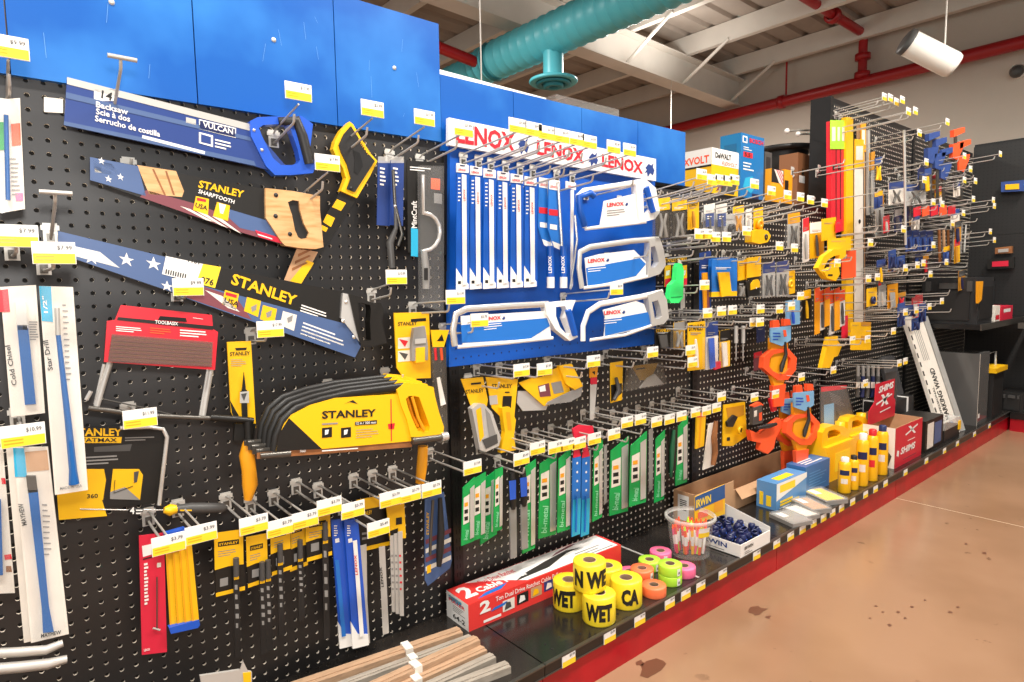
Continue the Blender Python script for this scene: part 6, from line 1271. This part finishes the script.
bottle(871, 480, 429, .026, REDC, 'tall yellow glue bottle with a red cap')
bottle(881, 474, 425, .026, NVC, 'tall yellow glue bottle with a navy cap')
def jug(bl, br, top, label, dep):
    A = Z(*bl); B = Z(*br); U = B-A; n = U.normalized(); Wd = Vector((-n.y, n.x, 0))
    if Wd.y < 0: Wd = -Wd
    d = ray(bl[0], top); h = .25; T = thing('glue_jug', label, 'jug', (A+B)/2, 'yellow glue jugs')
    P = lambda u, v: A+U*u+Vector((0, 0, h*v))
    b = MB(); out = [(0, 0), (1, 0), (1, .62), (.92, .72), (.9, .8), (.55, .95), (.45, 1), (.08, 1), (0, .93)]
    b.prism([P(0, 0), P(1, 0), P(1, .66), P(0, .66)], Wd*dep, GLUE)
    o2 = [(0, .66), (.5, .66), (1, .66), (1, .80), (.75, .92), (.45, 1), (.1, 1), (0, .93)]; i2 = [(.2, .76), (.45, .76), (.62, .76), (.66, .80), (.6, .86), (.42, .92), (.22, .92), (.18, .88)]
    k = len(o2); e = Wd*(dep*.55); o_ = Wd*(dep*.22); vs = [P(*p)+o_ for p in o2]+[P(*p)+o_ for p in i2]; vs += [v+e for v in vs]; fs = []
    for q in range(k):
        j = (q+1) % k; fs += [(q, j, k+j, k+q), (2*k+q, 3*k+q, 3*k+j, 2*k+j), (q, 2*k+q, 2*k+j, j), (k+q, k+j, 3*k+j, 3*k+q)]
    b.add(vs, fs, GLUE); b.build('body', T)
    b = MB(); c = P(.85, .9)+Wd*dep*.5; b.lathe([(.022, -.03), (.022, .02), (0, .022)], c, GLUE, 14); b.build('neck', T)
    b = MB(); b.prism([P(.3, .15), P(.85, .15), P(.85, .5), P(.3, .5)], -Wd*.001, YELD); b.build('label', T)
jug((826, 484), (853, 472), 433, 'large yellow glue jug with a moulded handle behind the bottles', .10)
jug((851, 470), (873, 461), 425, 'large yellow glue jug with a moulded handle beside the shim box', .10)

SHR = mat('shim_red', '#cf2436', .42)
A_ = Vector((3.33, -.335, DZK)); bx = Box.__new__(Box); bx.A = A_; bx.U = Vector((.37, 0, 0)); bx.W = Vector((0, .25, 0)); bx.V = Vector((0, 0, .20))
T = thing('shim_box', 'open red and white display box lettered SHIMS', 'box', bx.base()); b = MB(); bx.tray(b, KRAFT); bx.quad(b, 'l', 0, 0, 1, 1, WHITE); bx.quad(b, 'f', 0, 0, 1, 1, SHR); bx.text(b, 'f', 'SHIMS', .2, .28, .75, .45, WHITE, .04, shear=.2); bx.bars(b, 'f', .3, .12, .8, .16, 1, MAROON); bx.poly(b, 'f', [(.06, .3), (.14, .26), (.15, .4), (.08, .43)], WHITE)
bx.poly(b, 'f', [(.35, .75), (.8, .9), (.82, .86), (.37, .71)], WHITE, .0014); bx.poly(b, 'f', [(.45, .92), (.53, .92), (.75, .68), (.68, .68)], WHITE, .0014); bx.bars(b, 'f', .45, .55, .72, .6, 1, WHITE); bx.poly(b, 'l', [(.7, .05), (.9, .05), (.95, .3), (.85, .45), (.75, .38), (.68, .2)], GRYD); bx.poly(b, 'l', [(.74, .1), (.86, .1), (.88, .28), (.8, .36), (.74, .25)], WHITE, .0014); b.build('carton', T)
b = MB(); yk = A_.y+.13; z0 = DZK+.19; zt = Y(870, 386, yk).z; hh = zt-z0; F3 = lambda u, v, e=0: Vector((A_.x+.02+.35*u, yk-e, z0+hh*v))
b.prism([F3(0, 0), F3(1, 0), F3(1, .42), F3(.93, .5), F3(.95, 1), F3(.22, 1), F3(.2, .55), F3(0, .35)], (0, .003, 0), SHR)
b.txt3('SHIMS', F3(.32, .74, .001), F3(.9, .78, .001)-F3(.32, .74, .001), Vector((0, 0, hh*.17)), WHITE, .04, .2)
for q in ([(.25, .45), (.85, .6), (.85, .64), (.25, .5)], [(.42, .68), (.52, .68), (.72, .38), (.62, .38)], [(.42, .38), (.5, .38), (.75, .66), (.66, .68)], [(.4, .22), (.8, .26), (.8, .29), (.4, .25)]): b.add([F3(*p, .001) for p in q], [(0, 1, 2, 3)], WHITE)
b.build('header_card', T, 'red stepped header card')
def wbox(name, label, lo, hi, m, cat='box', deco=None):
    bx = Box.__new__(Box); lo = Vector(lo); hi = Vector(hi); bx.A = lo; bx.U = Vector((hi.x-lo.x, 0, 0)); bx.V = Vector((0, 0, hi.z-lo.z)); bx.W = Vector((0, hi.y-lo.y, 0))
    T = thing(name, label, cat, bx.base()); b = MB(); bx.solid(b, m)
    if deco: deco(b, bx)
    b.build('body', T); return T, bx
def d1(b, bx): bx.quad(b, 'f', .1, .1, .45, .9, CREAM); bx.quad(b, 'f', .5, .15, .9, .85, SLATE); bx.quad(b, 'l', .1, .2, .5, .8, GREY)
wbox('tool_carton', 'dark printed carton with a pale picture beside the shim box', (3.74, -.34, DZK), (4.02, -.18, DZK+.17), BLKP, deco=d1)
T, bx = wbox('tool_case', 'long black case strapped with white bands on the cartons', (3.72, -.16, DZK), (4.12, -.04, DZK+.24), BLKR, 'case')
for u in (.06, .72): b = MB(); b.box((bx.A.x+bx.U.x*u, bx.A.y-.003, DZK+.02), (bx.A.x+bx.U.x*u+.02, bx.A.y+.133, DZK+.243), WHITE); b.build('strap', T)
T, bx = wbox('parts_organiser', 'flat clear lidded organiser with a black base on the deck edge', (4.05, -.34, DZK), (4.32, -.14, DZK+.07), BLKR)
b = MB(); b.box((4.05, -.34, DZK+.07), (4.32, -.14, DZK+.115), CLEARM); b.build('lid', T); b = MB(); b.box((4.29, -.347, DZK+.04), (4.32, -.339, DZK+.09), YEL); b.build('latch', T)
# boxed marking wand leaning against the pegboard
A0 = Vector((4.18, -.30, DZK+.002)); P0 = Y(904, 317, -.06); P1 = Y(922, 310, -.06); lo = Vector((4.42, -.26, DZK+.002)); 
T = thing('long_box', 'long white carton leaning on the pegboard, lettered along its side', 'box', A0); up = P0-A0; wv = Vector((.23, -.02, 0)); nn = up.cross(wv).normalized(); nn = -nn if nn.y < 0 else nn
b = MB(); b.obox(A0, wv, up, nn*.02, CREAM); e_ = -nn*.001; g = lambda u, v: A0+wv*u+up*v+e_
b.txt3('MARKING WAND', g(.72, .12), g(.72, .55)-g(.72, .12), g(.45, .12)-g(.72, .12), INK, .03); b.txt3('PROFESSIONAL', g(.38, .12), g(.38, .40)-g(.38, .12), g(.27, .12)-g(.38, .12), INK)
for q in range(12): b.add([g(.03, .05+q*.075), g(.10, .05+q*.075), g(.10, .09+q*.075), g(.03, .09+q*.075)], [(0, 1, 2, 3)], BLKP)
for q in range(4): b.add([g(.3+q*.1, .62), g(.33+q*.1, .62), g(.33+q*.1, .9), g(.3+q*.1, .9)], [(0, 1, 2, 3)], GREY)
b.add([g(.5, .02), g(.8, .02), g(.8, .1), g(.5, .1)], [(0, 1, 2, 3)], PALEB); b.build('carton', T)
b = MB(); A1 = A0+wv*1.08; b.obox(A1, wv*.28, up*.99, nn*.04, SILV); one('long_strip', b, 'long pale metal strip leaning beside the white carton', 'strip')
T, bx = wbox('mirror_pack', 'upright grey shrink wrapped panel leaning near the far corner', (4.66, -.34, DZK), (4.88, -.08, DZK+.45), mat('shrink_grey', '#5d5b59', .12), 'panel', lambda b, x: (x.quad(b, 'f', .1, .1, .25, .16, WHITE), x.quad(b, 'f', .0, .0, .04, 1, CREAM)))
b = MB(); b.prism([(3.95, -.16, DZK), (4.15, -.16, DZK), (4.15, -.04, DZK+.46), (3.95, -.04, DZK+.46)], (0, .02, .004), mat('panel_dark', '#4b4a4b', .25)); one('dark_panel', b, 'dark glossy sheet leaning on the pegboard behind the white carton', 'panel')
T, bx = wbox('storage_tub', 'black storage tub with a yellow lid near the far corner', (4.98, -.345, DZK), (5.22, -.10, DZK+.30), BLKR, 'tub', lambda b, x: x.quad(b, 'l', .15, .15, .45, .32, WHITE))
b = MB(); b.box((4.96, -.36, DZK+.30), (5.24, -.08, DZK+.33), YEL); b.build('lid', T); b = MB(); b.tube([(5.0, -.3, DZK+.33), (5.0, -.3, DZK+.42), (5.2, -.3, DZK+.42), (5.2, -.3, DZK+.33)], .008, SILV, 6); b.build('handle', T)
# far run: black cases on the shelf and deck
def fcase(px0, px1, pyt, label, name, m, xq, z, deco=True, cat='case', dep=.26):
    a = X(px0, 300, xq); c = X(px1, 300, xq); t = X(px0, pyt, xq).z; y0, y1 = min(a.y, c.y), max(a.y, c.y)
    T = thing(name, label, cat, (xq+.1, (y0+y1)/2, z)); b = MB(); b.box((xq, y0, z), (xq+dep, y1, t), m); b.build('body', T); h = t-z
    if deco:
        b = MB(); b.box((xq-.01, y0+.02, z+h*.08), (xq, y1-.02, z+h*.72), BLKR); b.build('front_panel', T); b = MB(); b.box((xq-.02, y0+(y1-y0)*.35, z+h*.72), (xq, y0+(y1-y0)*.65, z+h*.86), GRYD); b.build('handle', T)
        for k in (.18, .78): b = MB(); b.box((xq-.018, y0+(y1-y0)*k, z+h*.7), (xq, y0+(y1-y0)*(k+.08), z+h*.88), GRYD); b.build('latch', T)
    return T
SZ2 = .765
b = MB(); b.box((4.55, -.36, SZ2-.03), (5.62, -.005, SZ2), POST); b.box((4.55, -.367, SZ2-.034), (5.62, -.36, SZ2+.004), DSTEEL); b.build('shelf', bays[4])
CB = mat('case_black', '#2a2a2b', .4); ct = 1.05; T = thing('tool_case', 'large black tool case on the shelf of the last bay', 'case', (4.75, -.18, SZ2)); xa, xb = 4.6, 4.92; hc = ct-SZ2
b = MB(); b.box((xa, -.33, SZ2), (xb, -.03, ct), CB); b.build('body', T)
b = MB(); b.box((xa-.012, -.29, SZ2+hc*.08), (xa, -.07, SZ2+hc*.72), BLKR); b.build('front_panel', T)
b = MB(); b.box((xa-.02, -.23, SZ2+hc*.76), (xa, -.13, SZ2+hc*.88), GRYD); b.build('handle', T)
for k in (-.30, -.08): b = MB(); b.box((xa-.018, k, SZ2+hc*.7), (xa, k+.025, SZ2+hc*.92), GRYD); b.build('latch', T)
b = MB(); b.box((xa+.02, -.335, SZ2+hc*.1), (xb-.02, -.33, SZ2+hc*.8), BLKR); b.build('side_panel', T)
wbox('tool_case', 'flat black tool case behind the small red pack', (4.98, -.19, SZ2), (5.58, -.03, 1.02), CB, 'case', lambda b, x: x.quad(b, 'f', .1, .15, .9, .8, BLKR))
wbox('small_pack', 'small white pack on the shelf of the last bay', (4.95, -.34, SZ2), (5.06, -.24, SZ2+.10), CREAM, 'package', lambda b, x: x.quad(b, 'f', .1, .1, .9, .4, RED))
wbox('small_pack', 'small red pack on the shelf of the last bay', (5.09, -.34, SZ2), (5.38, -.24, SZ2+.09), CRIM, 'package', lambda b, x: x.quad(b, 'f', .2, .55, .8, .8, WHITE))
b = MB(); a = Y(981, 288, -.352); b.prism([(a.x-.05, a.y, a.z+.04), (a.x+.04, a.y, a.z+.04), (a.x+.03, a.y, a.z-.07), (a.x-.03, a.y, a.z-.09)], (0, .015, 0), ORY); one('hang_label', b, 'orange and white label hanging on the large black case', 'label')
fcase(1006, 1030, 392, 'black tool box on the far deck', 'tool_box', BLKR, FX-.32, DZK, True)
for q, (x0, y0, x1, y1, m, lb) in enumerate(((987, 257, 1014, 269, BLKP, 'black clamshell pack hanging on the far board'), (1001, 180, 1024, 192, DN, 'blue and yellow tool hanging on the far board'), (995, 246, 1012, 254, WOODB, 'brown handled tool on the far board'))):
    T = thing('far_pack', lb, 'tool pack', X((x0+x1)/2, y1, FX-.06)); b = MB(); P = [X(x0, y0+2, FX-.06), X(x1, y0, FX-.06), X(x1, y1-1, FX-.06), X(x0, y1, FX-.06)]; b.prism(P, (.03, 0, 0), m); b.build('body', T)
    b = MB(); e = Vector((-.002, 0, 0)); P = [P[0].lerp(P[1], .2).lerp(P[3].lerp(P[2], .2), .3)+e, P[0].lerp(P[1], .8).lerp(P[3].lerp(P[2], .8), .3)+e, P[0].lerp(P[1], .8).lerp(P[3].lerp(P[2], .8), .8)+e, P[0].lerp(P[1], .2).lerp(P[3].lerp(P[2], .2), .8)+e]; b.prism(P, (-.004, 0, 0), (CRIM, YEL, STEEL)[q]); b.build('insert', T)

# price tags clipped in the shelf-edge rail
for q, (px_, py_) in enumerate(((569, 659), (610, 636), (640, 620), (670, 603.5), (686, 594), (701, 585), (723, 571), (757, 551), (777, 540.5), (791, 532), (803, 525), (814, 518.5), (824, 512), (833, 507), (842, 502), (853, 497), (866, 489), (876, 483.5), (886, 478), (906, 466), (927, 453.5), (945, 445), (958, 436.5), (975, 428.5), (990, 420))):
    c = Y(px_, py_, YF-.006); c = Vector((c.x, YF-.006, .113)); w = .046
    b = MB(); b.prism([c+Vector((-w/2, 0, -.0155)), c+Vector((w/2, 0, -.0155)), c+Vector((w/2, .0, .0155)), c+Vector((-w/2, .0, .0155))], (0, .002, 0), WHITE)
    b.add([c+Vector((-w/2, -.0006, -.0155)), c+Vector((w/2, -.0006, -.0155)), c+Vector((w/2, -.0006, -.001)), c+Vector((-w/2, -.0006, -.001))], [(0, 1, 2, 3)], YELD)
    if q < 10: b.txt3('$%d.99' % (3+q*2 % 9), c+Vector((.002, -.0008, .005)), Vector((.018, 0, 0)), Vector((0, 0, .007)), GRYD)
    one('shelf_price_tag', b, 'yellow and white price tag clipped on the black shelf rail', 'price tag', 'price tags along the shelf rail')
